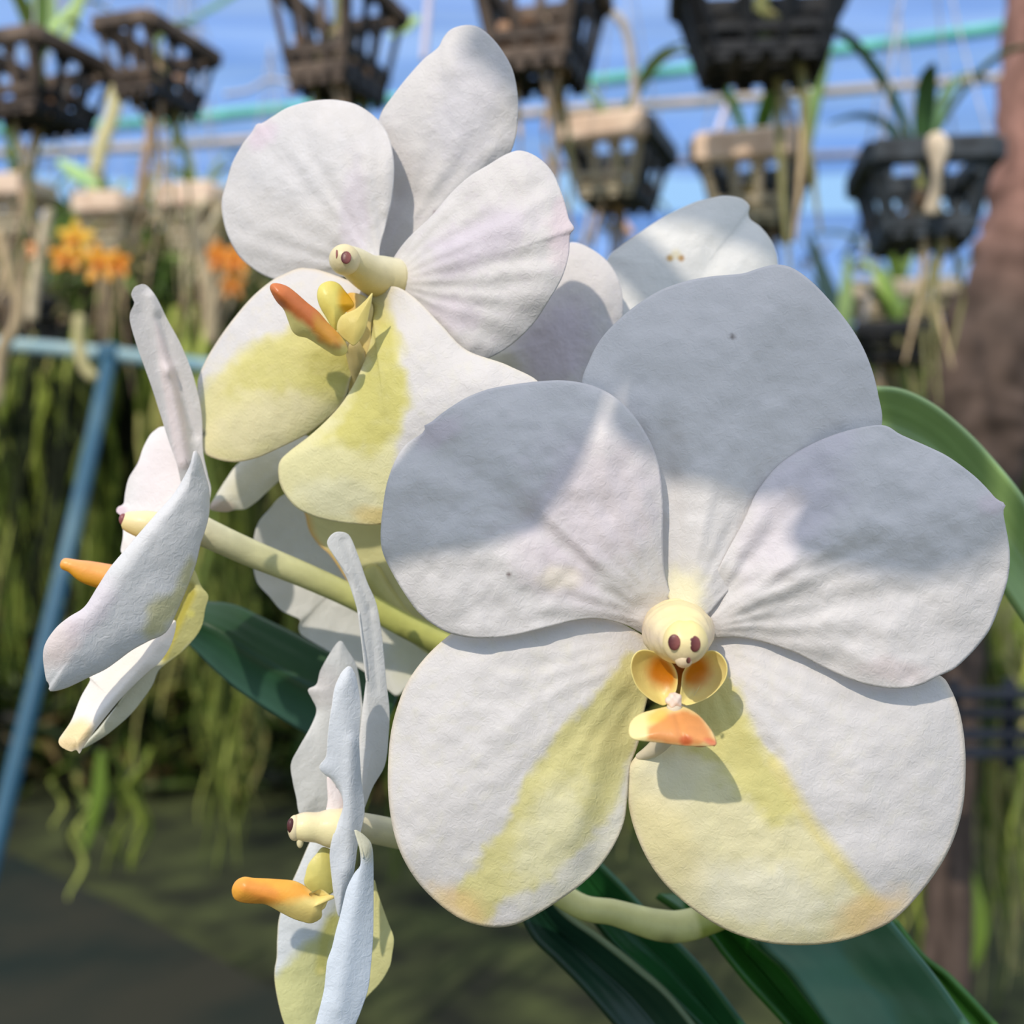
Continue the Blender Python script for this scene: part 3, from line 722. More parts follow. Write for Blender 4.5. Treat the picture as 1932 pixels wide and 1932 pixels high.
sheet('lateral_sepal', A, [(1235, 1225), (1180, 1180), (1080, 1150), (960, 1150), (870, 1185), (838, 1206), (800, 1243), (768, 1288), (749, 1335), (737, 1385), (732, 1445), (733, 1505), (741, 1562), (757, 1612), (785, 1660), (822, 1700), (862, 1730), (900, 1745), (940, 1750), (980, 1742), (1022, 1720), (1062, 1694), (1100, 1666), (1132, 1634), (1160, 1592), (1178, 1548), (1184, 1500), (1190, 1445), (1205, 1400), (1214, 1350), (1228, 1290)],
      (1010, 1420), .2013, dict(bulge=2.4, curl=1.6, tilt=(-.03, -.02), wave=[(.5, 3, 2), (.25, 6, 0)], rough=.3, fan=[(1240, 1210, 0.09, 30, 1)], ridge=[(1200, 1260, 880, 1690, 60, -.5), (1190, 1330, 1120, 1640, 34, -1.1)], dent=[(1230, 1230, 70, 1.5)]),
      [('poly', [(1240, 1215), (1190, 1235), (1130, 1300), (1050, 1388), (990, 1480), (938, 1570), (890, 1640), (850, 1700), (900, 1760), (960, 1700), (1040, 1660), (1110, 1590), (1165, 1520), (1190, 1440), (1250, 1330)], 22, YEL, .85, 14),
       ('blob', 1040, 1580, 55, 110, 25, (244, 240, 214), .55), ('poly', [(1150, 1540), (1200, 1420), (1230, 1600), (1100, 1700), (960, 1760), (1040, 1680)], 60, (236, 232, 206), .55),
       ('blob', 862, 1710, 60, 34, 30, TAN, .75), ('edge', .955, (236, 220, 190), .6), ('grain', 16, (228, 224, 140), .12)], seed=2)
sheet('lateral_sepal', A, [(1325, 1225), (1370, 1195), (1440, 1200), (1540, 1225), (1650, 1250), (1772, 1274), (1795, 1302), (1811, 1345), (1820, 1398), (1822, 1455), (1817, 1520), (1800, 1582), (1770, 1640), (1725, 1698), (1684, 1737), (1642, 1758), (1590, 1775), (1530, 1783), (1455, 1780), (1382, 1760), (1322, 1726), (1262, 1676), (1222, 1622), (1196, 1562), (1184, 1505), (1185, 1455), (1202, 1424), (1235, 1403), (1275, 1350), (1300, 1290)],
      (1490, 1510), .2021, dict(bulge=2.6, curl=1.8, tilt=(.03, -.04), wave=[(.5, 3, 0.3), (.2, 6, 0)], rough=.3, fan=[(1320, 1210, 0.09, 30, 2)], dent=[(1320, 1230, 70, 1.5), (1350, 1420, 110, .9)]),
      [('poly', [(1300, 1200), (1365, 1262), (1402, 1335), (1462, 1430), (1528, 1550), (1600, 1642), (1650, 1700), (1630, 1790), (1400, 1800), (1250, 1700), (1170, 1500), (1200, 1400), (1290, 1330)], 14, (238, 230, 184), .9, 8),
       ('poly', [(1300, 1200), (1362, 1262), (1400, 1340), (1458, 1430), (1510, 1530), (1455, 1560), (1380, 1480), (1300, 1420), (1290, 1330)], 40, (220, 212, 136), .85, 22),
       ('line', [(1462, 1440), (1528, 1550), (1600, 1642), (1655, 1712)], 15, (236, 222, 150), .6),
       ('blob', 1440, 1690, 140, 60, 10, (242, 238, 220), .7), ('blob', 1250, 1470, 60, 60, 0, (238, 232, 206), .6), ('blob', 1640, 1730, 80, 36, -30, TAN, .75), ('blob', 1250, 1580, 50, 120, -25, (240, 226, 170), .5),
       ('edge', .955, (238, 220, 192), .6), ('grain', 16, (230, 224, 150), .10)], seed=3)
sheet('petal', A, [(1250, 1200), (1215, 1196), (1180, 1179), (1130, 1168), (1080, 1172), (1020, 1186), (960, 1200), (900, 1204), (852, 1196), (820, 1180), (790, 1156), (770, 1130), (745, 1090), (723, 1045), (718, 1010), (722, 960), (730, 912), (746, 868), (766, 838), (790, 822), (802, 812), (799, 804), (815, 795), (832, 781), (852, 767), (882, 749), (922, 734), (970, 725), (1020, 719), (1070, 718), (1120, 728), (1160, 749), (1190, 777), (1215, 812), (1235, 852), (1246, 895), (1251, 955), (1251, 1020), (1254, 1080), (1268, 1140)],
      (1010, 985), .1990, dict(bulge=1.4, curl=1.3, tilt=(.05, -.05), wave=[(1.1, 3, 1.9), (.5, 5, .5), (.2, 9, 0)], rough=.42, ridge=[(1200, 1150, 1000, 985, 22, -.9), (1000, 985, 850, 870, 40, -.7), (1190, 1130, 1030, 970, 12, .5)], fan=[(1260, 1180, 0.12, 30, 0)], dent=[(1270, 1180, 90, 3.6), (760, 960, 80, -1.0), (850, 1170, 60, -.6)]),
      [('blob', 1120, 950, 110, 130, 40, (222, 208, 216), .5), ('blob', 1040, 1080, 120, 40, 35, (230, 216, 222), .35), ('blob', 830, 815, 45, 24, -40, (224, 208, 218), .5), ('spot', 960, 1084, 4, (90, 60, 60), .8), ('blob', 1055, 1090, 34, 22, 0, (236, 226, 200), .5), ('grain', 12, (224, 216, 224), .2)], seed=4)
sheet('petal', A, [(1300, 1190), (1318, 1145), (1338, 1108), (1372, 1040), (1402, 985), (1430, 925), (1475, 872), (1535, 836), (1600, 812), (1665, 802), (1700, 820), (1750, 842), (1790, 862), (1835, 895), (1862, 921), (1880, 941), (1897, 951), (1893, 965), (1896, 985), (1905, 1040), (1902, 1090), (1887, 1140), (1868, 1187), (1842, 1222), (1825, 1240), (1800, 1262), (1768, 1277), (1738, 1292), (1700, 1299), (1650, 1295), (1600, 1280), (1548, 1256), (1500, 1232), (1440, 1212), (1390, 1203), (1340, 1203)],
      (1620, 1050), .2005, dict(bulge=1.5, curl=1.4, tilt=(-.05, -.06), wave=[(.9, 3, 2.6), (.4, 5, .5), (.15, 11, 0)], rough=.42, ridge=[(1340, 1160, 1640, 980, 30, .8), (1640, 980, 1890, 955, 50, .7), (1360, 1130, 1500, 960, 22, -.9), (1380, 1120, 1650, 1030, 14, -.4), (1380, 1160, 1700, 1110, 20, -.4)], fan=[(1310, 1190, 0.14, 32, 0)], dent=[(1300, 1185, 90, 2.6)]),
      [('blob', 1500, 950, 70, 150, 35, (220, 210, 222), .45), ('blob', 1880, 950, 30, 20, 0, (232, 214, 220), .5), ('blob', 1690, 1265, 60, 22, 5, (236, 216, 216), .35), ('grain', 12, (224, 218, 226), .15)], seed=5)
# column with its anther cap
def column(fl, path, rad, capdir, spots, tone=(250, 232, 196), nub=True, R=None):
    """path of world points from the base to the tip"""
    c = sweep('column', fl, path, rad, M_LIP, seg=28, n=26, pig=lambda t, a: mix((246, 226, 190), tone, t*1.5), up=(0, 0, 1))
    return c
def spot(par, c, r, nrm, col=PURP, name='pollen_spot', sy=1.3):
    q = Vector(nrm).normalized().to_track_quat('Z', 'Y').to_matrix()
    blobmesh(name, par, c, r, r*sy, r*.3, M_LIP, lambda v: mix(col, (170, 104, 96), .35+.5*v.x), 16, 10, rot=q, label='dark purple spot')
colA = sweep('column', A, [P(1273, 1172, .206), P(1276, 1188, .2015), P(1282, 1194, .1965), P(1288, 1203, .1925), P(1292, 1213, .1900)], [(.0046, .0040), (.0056, .0048), (.0054, .0048), (.0044, .0040), (.0031, .0031)], M_LIP, seg=32, n=30, rough=.09, seed=4,
             pig=lambda t, a: mix((248, 226, 206), (252, 238, 170), abs(math.sin(a))*.6+.3*t))
cap = blobmesh('anther_cap', A, P(1293, 1214, .1893), .0035, .0030, .0037, M_LIP, lambda v: mix((250, 228, 190), (252, 236, 160), .5+.5*v.z), shape=lambda v: 1-.12*max(0, -v.z)-.06*(abs(v.x) < .2 and v.z > .3))
spot(cap, P(1272, 1212, .1867), .00095, (-.25, -1, .05)); spot(cap, P(1311, 1215, .1867), .00095, (.25, -1, .05))
blobmesh('beak', cap, P(1290, 1243, .1885), .0014, .0015, .0014, M_LIP, lambda v: mix((250, 224, 180), (250, 230, 200), .5))
spot(cap, P(1299, 1246, .1862), .00038, (0.2, -1, -.1), (70, 40, 30))
# lip: two cupped side lobes, a white callus and the tongue-like mid lobe
lipA = sheet('lip', A, [(1236, 1240), (1262, 1238), (1300, 1238), (1330, 1242), (1322, 1290), (1300, 1322), (1270, 1326), (1248, 1308), (1238, 1280)], (1284, 1282), .1975,
      dict(bulge=-1.5, tilt=(0, -.3)), [('poly', [(1225, 1238), (1345, 1238), (1322, 1292), (1295, 1296), (1282, 1285), (1265, 1296), (1240, 1290)], 14, (222, 150, 10), .95), ('blob', 1282, 1262, 34, 12, 0, (206, 110, 8), .6), ('blob', 1278, 1310, 14, 14, 0, (206, 196, 140), .8)], base=(232, 214, 150), mat=M_LIP, N=90, M=22, seed=6, thick=.5, label='orange-centred cup of the lip')
sheet('side_lobe', lipA, [(1245, 1236), (1226, 1228), (1208, 1228), (1196, 1238), (1191, 1258), (1195, 1279), (1205, 1299), (1222, 1315), (1240, 1326), (1254, 1330), (1266, 1318), (1276, 1300), (1277, 1272), (1264, 1248)], (1228, 1276), .1955,
      dict(bulge=-1.6, curl=-.8, tilt=(.35, -.05)), [('blob', 1258, 1264, 36, 34, 0, (204, 122, 0), 1.0, .15), ('edge', .8, (250, 232, 150), .8)], base=(240, 222, 140), mat=M_LIP, N=100, M=20, seed=7, thick=.5)
sheet('side_lobe', lipA, [(1308, 1244), (1334, 1230), (1348, 1229), (1362, 1238), (1371, 1256), (1369, 1278), (1356, 1298), (1338, 1314), (1316, 1325), (1290, 1330), (1284, 1316), (1286, 1296), (1290, 1268)], (1334, 1276), .1955,
      dict(bulge=-1.6, curl=-.8, tilt=(-.35, -.05)), [('blob', 1304, 1264, 36, 34, 0, (204, 122, 0), 1.0, .15), ('edge', .8, (250, 232, 150), .8)], base=(240, 224, 150), mat=M_LIP, N=100, M=20, seed=8, thick=.5)
blobmesh('callus', lipA, P(1271, 1322, .1935), .0013, .0011, .0013, M_LIP, lambda v: lin((250, 230, 214)), shape=lambda v: 1+.14*math.sin(v.x*6)*math.cos(v.z*5), label='small white bumpy callus')
def tongueA():
    out = [(1262, 1332), (1232, 1339), (1206, 1347), (1190, 1361), (1186, 1379), (1190, 1391), (1203, 1397), (1240, 1401), (1290, 1407), (1330, 1408), (1350, 1406), (1352, 1399), (1343, 1378), (1322, 1352), (1302, 1338), (1282, 1331)]
    sheet('mid_lobe', lipA, out, (1268, 1372), .1905, dict(bulge=2.2, tilt=(0, -1.1), ridge=[(1270, 1332, 1292, 1404, 7, -.35)]),
          [('poly', [(1258, 1345), (1300, 1340), (1330, 1362), (1354, 1402), (1330, 1410), (1216, 1400), (1222, 1372)], 16, (232, 150, 84), .92, 8), ('blob', 1240, 1350, 22, 12, -30, (255, 206, 90), .7), ('blob', 1294, 1398, 12, 10, 0, (206, 92, 50), .8), ('blob', 1345, 1402, 14, 6, 30, (222, 110, 80), .7)],
          base=(252, 236, 168), mat=M_LIP, N=110, M=22, seed=9, thick=2.4, label='orange tongue with a cream left edge')
tongueA()
sweep('spur', lipA, [P(1272, 1335, .1935), P(1262, 1380, .1985), P(1235, 1412, .2015), P(1205, 1428, .2035)], [.0012, .0016, .0013, .0006], M_LIP, col=(226, 214, 190), seg=14, n=14)
sweep('pedicel', A, [P(1285, 1190, .2075), P(1320, 1330, .222), P(1370, 1520, .2335), P(1395, 1680, .2365)], [.0026, .0022, .0020, .0022], M_STEM, seg=18, n=30, pig=lambda t, a: mix((232, 226, 190), (170, 176, 100), t))

# ---- B: the upper flower turned to the left
B = flower('upper white orchid flower turned left, with broad yellow lower sepals', 720, 520, .2265)
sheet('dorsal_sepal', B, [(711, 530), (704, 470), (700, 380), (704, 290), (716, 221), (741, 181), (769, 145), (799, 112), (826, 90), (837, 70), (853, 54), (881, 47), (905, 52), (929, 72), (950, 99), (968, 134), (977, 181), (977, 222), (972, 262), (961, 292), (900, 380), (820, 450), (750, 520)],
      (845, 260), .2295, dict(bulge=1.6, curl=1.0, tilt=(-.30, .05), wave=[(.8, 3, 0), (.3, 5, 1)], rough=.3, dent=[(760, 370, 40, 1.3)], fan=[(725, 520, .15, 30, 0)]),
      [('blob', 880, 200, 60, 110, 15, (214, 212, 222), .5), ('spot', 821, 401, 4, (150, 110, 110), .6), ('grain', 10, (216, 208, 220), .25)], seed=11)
sheet('lateral_sepal', B, [(712, 560), (660, 530), (580, 505), (530, 520), (505, 535), (472, 564), (436, 607), (407, 648), (385, 686), (373, 720), (375, 763), (380, 812), (384, 852), (407, 866), (444, 872), (487, 863), (532, 843), (578, 820), (607, 799), (634, 775), (652, 750), (660, 720), (672, 690), (692, 640), (712, 600)],
      (530, 690), .2275, dict(bulge=2.6, curl=1.6, tilt=(-.42, -.10), wave=[(.5, 3, 0)], rough=.25, dent=[(712, 570, 60, 1.5)]),
      [('poly', [(385, 725), (402, 702), (464, 660), (521, 633), (570, 600), (640, 585), (720, 560), (720, 700), (640, 800), (480, 890), (370, 870), (360, 780)], 30, (236, 228, 168), .92, 10),
       ('poly', [(410, 745), (440, 690), (521, 640), (570, 605), (700, 585), (690, 700), (640, 760), (560, 740), (470, 740)], 34, (222, 214, 138), .85, 18), ('blob', 620, 700, 50, 60, 20, (192, 184, 96), .6),
       ('blob', 500, 800, 110, 50, -20, (240, 230, 196), .5), ('edge', .95, (240, 224, 196), .7), ('spot', 384, 818, 5, (60, 60, 50), .7), ('grain', 15, (240, 226, 180), .25)], seed=12)
sheet('lateral_sepal', B, [(702, 560), (703, 610), (697, 650), (677, 706), (649, 755), (620, 789), (583, 823), (549, 849), (528, 870), (525, 895), (532, 923), (555, 954), (583, 971), (620, 982), (663, 988), (722, 988), (790, 950), (870, 870), (960, 790), (1020, 730), (960, 690), (880, 660), (830, 610), (780, 560), (740, 540)],
      (728, 800), .2175, dict(bulge=2.4, curl=1.6, tilt=(-.36, -.02), wave=[(.5, 3, 2)], rough=.25, dent=[(712, 570, 70, 3.0)]),
      [('poly', [(690, 550), (738, 590), (754, 650), (763, 706), (765, 765), (757, 820), (748, 850), (740, 1000), (500, 1000), (500, 860), (600, 790), (680, 690)], 22, (238, 232, 180), .95, 6),
       ('poly', [(712, 600), (742, 600), (752, 650), (762, 706), (764, 765), (757, 815), (700, 860), (640, 840), (600, 830), (660, 760), (695, 680)], 36, (216, 208, 122), .9, 16), ('blob', 700, 575, 34, 50, 10, (206, 190, 90), .7),
       ('blob', 640, 945, 90, 40, 10, (240, 238, 214), .5), ('edge', .97, (240, 226, 190), .4), ('blob', 720, 975, 50, 20, 0, (238, 214, 140), .7), ('grain', 15, (236, 232, 190), .2)], seed=13)
sheet('petal', B, [(720, 520), (690, 522), (660, 523), (628, 526), (592, 534), (559, 535), (528, 530), (500, 521), (472, 503), (449, 481), (430, 446), (420, 410), (418, 380), (424, 355), (438, 308), (456, 275), (476, 247), (484, 234), (495, 232), (514, 220), (543, 203), (580, 192), (612, 188), (640, 189), (672, 197), (700, 214), (720, 234), (735, 262), (743, 300), (744, 335), (739, 382), (728, 425), (716, 475)],
      (585, 365), .2300, dict(bulge=2.4, curl=1.4, tilt=(-.36, -.05), wave=[(.7, 3, 1), (.25, 6, 0)], rough=.3, dent=[(720, 515, 60, -1.5)], fan=[(725, 520, .14, 26, 0)]),
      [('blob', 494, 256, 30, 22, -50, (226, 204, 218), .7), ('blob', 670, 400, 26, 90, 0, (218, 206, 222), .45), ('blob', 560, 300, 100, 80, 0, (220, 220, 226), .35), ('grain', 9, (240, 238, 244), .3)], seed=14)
sheet('petal', B, [(722, 540), (735, 500), (765, 455), (812, 409), (850, 365), (885, 333), (921, 311), (955, 291), (983, 284), (1015, 297), (1042, 324), (1059, 362), (1068, 391), (1074, 414), (1084, 431), (1076, 442), (1073, 482), (1060, 525), (1037, 565), (1008, 609), (972, 645), (935, 670), (892, 687), (867, 685), (845, 673), (828, 649), (816, 616), (794, 591), (762, 571), (735, 556)],
      (910, 490), .2175, dict(bulge=2.0, curl=1.4, tilt=(-.34, -.05), wave=[(.9, 3, .2), (.3, 6, 0)], rough=.32, dent=[(725, 535, 70, 3)], ridge=[(740, 520, 960, 360, 26, -.5), (760, 500, 990, 440, 20, .4)], fan=[(725, 535, .16, 30, 0)]),
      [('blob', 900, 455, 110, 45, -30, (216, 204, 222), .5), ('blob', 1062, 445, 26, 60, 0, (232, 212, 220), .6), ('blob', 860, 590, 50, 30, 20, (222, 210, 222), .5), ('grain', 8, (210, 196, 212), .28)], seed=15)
colB = sweep('column', B, [P(742, 530, .2265), P(718, 524, .2245), P(696, 516, .2215), P(672, 500, .2185), P(655, 490, .2165)], [.0042, .0040, .0034, .0030, .0026], M_LIP, seg=26, n=26,
             pig=lambda t, a: mix((238, 232, 200), (232, 212, 140), .5-.6*math.sin(a)))
capB = blobmesh('anther_cap', B, P(650, 490, .2150), .0027, .0026, .0027, M_LIP, lambda v: lin((236, 222, 178)))
spot(capB, P(653, 486, .2122), .0009, (0, -1, .2)); spot(capB, P(634, 482, .2132), .0008, (-1, -.5, .1))
lipB = sheet('lip', B, [(690, 560), (662, 552), (645, 565), (636, 600), (636, 640), (655, 672), (680, 700), (700, 680), (700, 620), (704, 580)], (668, 620), .2235, dict(bulge=1.2, tilt=(-.5, 0)),
      [('blob', 655, 568, 22, 26, 0, (232, 170, 10), .9)], base=(228, 208, 140), mat=M_LIP, N=80, M=16, seed=16, thick=1.2)
sheet('side_lobe', lipB, [(632, 626), (617, 602), (603, 578), (598, 556), (604, 538), (622, 530), (639, 535), (652, 550), (664, 566), (668, 578), (652, 590), (642, 606)], (630, 572), .2160, dict(bulge=1.1, tilt=(.25, 0), curl=.4),
      [('blob', 656, 570, 16, 26, -20, (236, 176, 0), .95, .15)], base=(236, 222, 120), mat=M_LIP, N=90, M=18, seed=17, thick=.6)
sheet('side_lobe', lipB, [(703, 553), (690, 566), (672, 582), (655, 590), (643, 597), (636, 612), (638, 628), (657, 646), (668, 652), (680, 640), (690, 620), (697, 590)], (670, 612), .2140, dict(bulge=.9, tilt=(-.2, 0)),
      [('edge', .8, (240, 226, 150), .6)], base=(226, 208, 124), mat=M_LIP, N=90, M=18, seed=18, thick=.6)
sheet('mid_lobe', lipB, [(509, 545), (512, 536), (522, 534), (540, 539), (556, 550), (580, 571), (601, 588), (619, 609), (637, 627), (652, 646), (656, 660), (649, 670), (633, 671), (617, 662), (600, 651), (579, 638), (562, 634), (551, 624), (543, 604), (535, 584), (521, 568)], (535, 562, 625, 645), .2110, dict(bulge=1.8, tilt=(.22, .3)),
      [('poly', [(500, 535), (530, 525), (590, 565), (640, 622), (640, 655), (605, 640), (575, 612), (545, 588), (515, 570)], 18, (216, 116, 62), .95, 6), ('poly', [(600, 600), (640, 622), (652, 650), (620, 655), (590, 625)], 22, (232, 172, 70), .8)],
      base=(238, 228, 150), mat=M_LIP, N=110, M=20, seed=19, thick=2.0, label='orange-red tongue with a yellow underside')
sweep('spur', lipB, [P(664, 650, .2205), P(674, 680, .2225), P(672, 715, .2250), P(664, 750, .2265)], [.0015, .0018, .0014, .0007], M_LIP, col=(214, 196, 140), seg=14, n=14)

# ---- E: the flower behind, only its two upper parts in view
E = flower('rear white orchid flower mostly hidden, peeking over the big one at top', 1130, 720, .2450)
sheet('petal', E, [(1000, 560), (1030, 500), (1058, 468), (1080, 457), (1111, 467), (1145, 492), (1168, 530), (1176, 575), (1172, 615), (1160, 660), (1130, 740), (1100, 800), (1040, 810), (960, 770), (900, 730), (890, 690), (940, 650)],
      (1050, 640), .2400, dict(bulge=1.6, curl=1, wave=[(.6, 3, 0)], tilt=(-.2, 0), rough=.3), [('blob', 1050, 650, 60, 80, 30, (214, 204, 220), .6), ('grain', 10, (214, 206, 220), .25), ('blob', 920, 700, 60, 40, 0, (232, 230, 206), .5)], seed=21)
sheet('dorsal_sepal', E, [(1130, 560), (1146, 488), (1170, 465), (1195, 447), (1251, 410), (1309, 382), (1340, 374), (1367, 369), (1398, 374), (1414, 388), (1412, 402), (1416, 414), (1435, 428), (1455, 453), (1466, 480), (1470, 505), (1500, 570), (1450, 680), (1330, 740), (1220, 760), (1150, 720), (1120, 640)],
      (1300, 540), .2455, dict(bulge=1.8, curl=1.2, wave=[(.7, 3, 1), (.3, 7, 0)], tilt=(.05, -.1), rough=.3, ridge=[(1410, 400, 1300, 560, 26, -.6)]), [('spot', 1264, 487, 6, (190, 150, 70), .9), ('spot', 1285, 487, 6, (176, 130, 60), .9), ('spot', 1275, 480, 9, (226, 212, 160), .5), ('edge', .93, (226, 222, 214), .5)], base=(236, 235, 232), seed=22)
sweep('pedicel', E, [P(1150, 720, .2500), P(1120, 850, .2540), P(1080, 1000, .2530)], [.0024, .0022, .0022], M_STEM, col=(206, 206, 150), seg=14, n=14)

# ---- F: the flower seen from behind, under the upper flower
Fl = flower('shaded white orchid flower seen from behind, under the upper flower', 720, 1080, .2520)
sheet('petal', Fl, [(640, 930), (585, 915), (532, 936), (509, 960), (488, 985), (479, 1014), (476, 1042), (478, 1070), (486, 1100), (509, 1126), (529, 1150), (550, 1161), (567, 1170), (564, 1183), (567, 1196), (586, 1209), (623, 1230), (660, 1250), (693, 1271), (734, 1303), (752, 1312), (790, 1270), (840, 1220), (850, 1100), (800, 1000), (730, 940)],
      (660, 1080), .2560, dict(bulge=-1.4, curl=-1, wave=[(.6, 3, 0), (.3, 6, 0)], rough=.3), [('blob', 790, 1230, 60, 80, 0, (220, 218, 180), .6)], base=(226, 226, 222), seed=23)
sheet('lateral_sepal', Fl, [(574, 950), (577, 975), (584, 1002), (600, 1026), (622, 1046), (648, 1084), (672, 1120), (712, 1160), (770, 1190), (838, 1210), (860, 1140), (820, 1040), (760, 960), (700, 930), (620, 925)],
      (730, 1060), .2475, dict(bulge=-1.6, curl=-.6, rough=.25), [('edge', .86, (226, 176, 96), .8)], base=(218, 214, 160), seed=24)
sheet('lateral_sepal', Fl, [(396, 960), (406, 937), (426, 905), (450, 874), (500, 840), (570, 820), (600, 850), (560, 890), (530, 905), (504, 928), (486, 945), (464, 960), (444, 962), (424, 966)],
      (540, 870, 430, 940), .2520, dict(bulge=1.2, tilt=(.1, -.1), rough=.2), [('blob', 410, 958, 30, 14, 0, (236, 210, 196), .7), ('blob', 470, 900, 60, 20, -40, (214, 210, 180), .5)], base=(228, 226, 212), seed=25)
sweep('pedicel', Fl, [P(700, 1080, .2490), P(760, 1170, .2485), P(840, 1230, .2490)], [.0022, .0022, .0024], M_STEM, col=(200, 196, 130), seg=14, n=14)

# ---- C: left flower in side view
Cf = flower('leftmost white orchid flower in side view, facing left', 330, 1000, .2250)
sheet('dorsal_sepal', Cf, [(262, 538), (270, 536), (280, 541), (296, 562), (316, 603), (339, 645), (360, 695), (373, 740), (381, 786), (383, 850), (392, 895), (398, 930), (380, 990), (355, 985), (345, 930), (335, 880), (318, 830), (304, 785), (285, 726), (262, 662), (247, 612), (246, 592), (254, 571), (248, 556), (254, 542)],
      (272, 590, 360, 900), .2290, dict(bulge=-.3, tilt=(.5, 0), ridge=[(286, 560, 318, 700, 12, .7), (318, 700, 350, 870, 14, 1.1), (300, 600, 366, 820, 10, -.7)], rough=.12),
      [('poly', [(291, 600), (302, 625), (332, 700), (350, 790), (358, 880), (335, 890), (322, 820), (305, 720)], 12, (238, 224, 224), .7, 2), ('grain', 10, (222, 214, 220), .15)], seed=31)  # pale pink strip paints sunlight on the fold's inner face
sheet('petal', Cf, [(321, 808), (304, 805), (292, 812), (282, 822), (270, 845), (260, 873), (243, 902), (236, 930), (233, 950), (222, 957), (220, 966), (230, 976), (232, 1010), (228, 1040), (240, 1048), (290, 1020), (350, 1000), (370, 930), (345, 860)],
      (285, 860, 275, 1000), .2345, dict(bulge=1, tilt=(-.3, -.25), curl=-.6, wave=[(.4, 4, 0)], rough=.25), [('blob', 300, 890, 40, 60, 10, (244, 232, 234), .5), ('blob', 226, 964, 12, 10, 0, (232, 204, 216), .7)], base=(244, 240, 240), seed=32, label='far petal, catching the sun')
sheet('petal', Cf, [(357, 880), (366, 850), (377, 860), (386, 890), (395, 925), (395, 968), (386, 1005), (379, 1025), (371, 1060), (360, 1092), (337, 1148), (314, 1192), (280, 1210), (249, 1227), (222, 1247), (199, 1263), (168, 1278), (131, 1296), (105, 1304), (92, 1303), (93, 1292), (87, 1283), (81, 1240), (86, 1213), (106, 1184), (130, 1164), (159, 1145), (182, 1110), (205, 1074), (228, 1046), (252, 1018), (298, 965), (330, 928)],
      (355, 930, 140, 1230), .2110, dict(bulge=1.4, tilt=(.45, .12), curl=.7, rough=.22, dent=[(380, 930, 60, 1)]),
      [('blob', 110, 1215, 50, 30, -50, (226, 206, 200), .6), ('poly', [(360, 1050), (330, 1110), (285, 1140), (268, 1190), (290, 1215), (380, 1120)], 26, (214, 208, 150), .75), ('blob', 170, 1150, 30, 60, 40, (220, 208, 218), .5), ('edge', .94, (232, 222, 214), .4)], base=(226, 226, 228), seed=33, label='near petal, seen from behind in shade')
sheet('lateral_sepal', Cf, [(330, 1170), (290, 1195), (249, 1220), (200, 1250), (166, 1272), (170, 1283), (152, 1316), (134, 1360), (112, 1393), (111, 1403), (118, 1411), (134, 1418), (144, 1415), (150, 1422), (157, 1410), (184, 1372), (230, 1316), (277, 1270), (305, 1245), (325, 1210)],
      (295, 1225, 140, 1385), .2200, dict(bulge=1.3, tilt=(-.25, -.45), rough=.2, ridge=[(300, 1210, 145, 1400, 12, .6)]), [('blob', 135, 1395, 40, 26, -40, (252, 224, 160), .8), ('blob', 230, 1270, 60, 20, -45, (250, 240, 226), .4)], base=(248, 242, 236), seed=34)
sheet('lateral_sepal', Cf, [(152, 1413), (190, 1394), (222, 1370), (249, 1345), (272, 1316), (288, 1292), (302, 1262), (345, 1228), (378, 1188), (388, 1146), (393, 1124), (380, 1106), (366, 1074), (350, 1080), (335, 1130), (316, 1190), (300, 1240), (276, 1272), (230, 1320), (186, 1374)],
      (365, 1110, 190, 1378), .2275, dict(bulge=.6, tilt=(.2, .1), rough=.2, ridge=[(360, 1110, 300, 1240, 8, -1.2)]), [('poly', [(300, 1262), (310, 1180), (345, 1070), (400, 1080), (400, 1180), (340, 1240)], 16, (226, 220, 140), .85), ('line', [(362, 1120), (340, 1170), (308, 1236)], 9, (190, 180, 70), .8), ('spot', 360, 1158, 7, (246, 240, 140), .9)], base=(222, 222, 204), seed=35)
sweep('column', Cf, [P(345, 1000, .2240), P(305, 996, .2235), P(272, 990, .2230), P(243, 984, .2230)], [.0030, .0028, .0026, .0019], M_LIP, seg=22, n=20, pig=lambda t, a: mix((250, 226, 150), (252, 234, 190), .5+.5*math.sin(a)))
blobmesh('pollen_spot', Cf, P(233, 980, .2222), .0008, .0009, .0011, M_LIP, lambda v: lin((150, 90, 90)))
lC = sweep('lip', Cf, [P(330, 1040, .2240), P(290, 1055, .2235), P(250, 1085, .2230), P(215, 1090, .2225)], [.0022, .0022, .0022, .0024], M_LIP, col=(236, 206, 110), seg=18, n=16)
sweep('mid_lobe', lC, [P(230, 1094, .2225), P(190, 1086, .2218), P(160, 1078, .2210), P(136, 1068, .2205), P(122, 1064, .2203)], [(.0028, .0024), (.0024, .0023), (.0018, .0020), (.0014, .0013), (.0011, .0011)], M_LIP, seg=20, n=24, pig=lambda t, a: mix((255, 178, 110), (250, 178, 40), .5-.6*math.sin(a)), label='orange tongue')
sweep('pedicel', Cf, [P(350, 985, .2290), P(400, 1010, .2310), P(470, 1042, .2345), P(581, 1088, .2385), P(672, 1130, .2410), P(760, 1178, .2425), P(850, 1222, .2440)], [.0028, .0027, .0026, .0024, .0023, .0024, .0027], M_STEM, seg=20, n=50,
      pig=lambda t, a: (mix((236, 228, 196), (188, 190, 106), t*1.35)*(1 if t < .83 else 1-.45*max(0, -math.sin(a)))*(1-.12*max(0, math.sin(a*3)) if t < .4 else 1)))

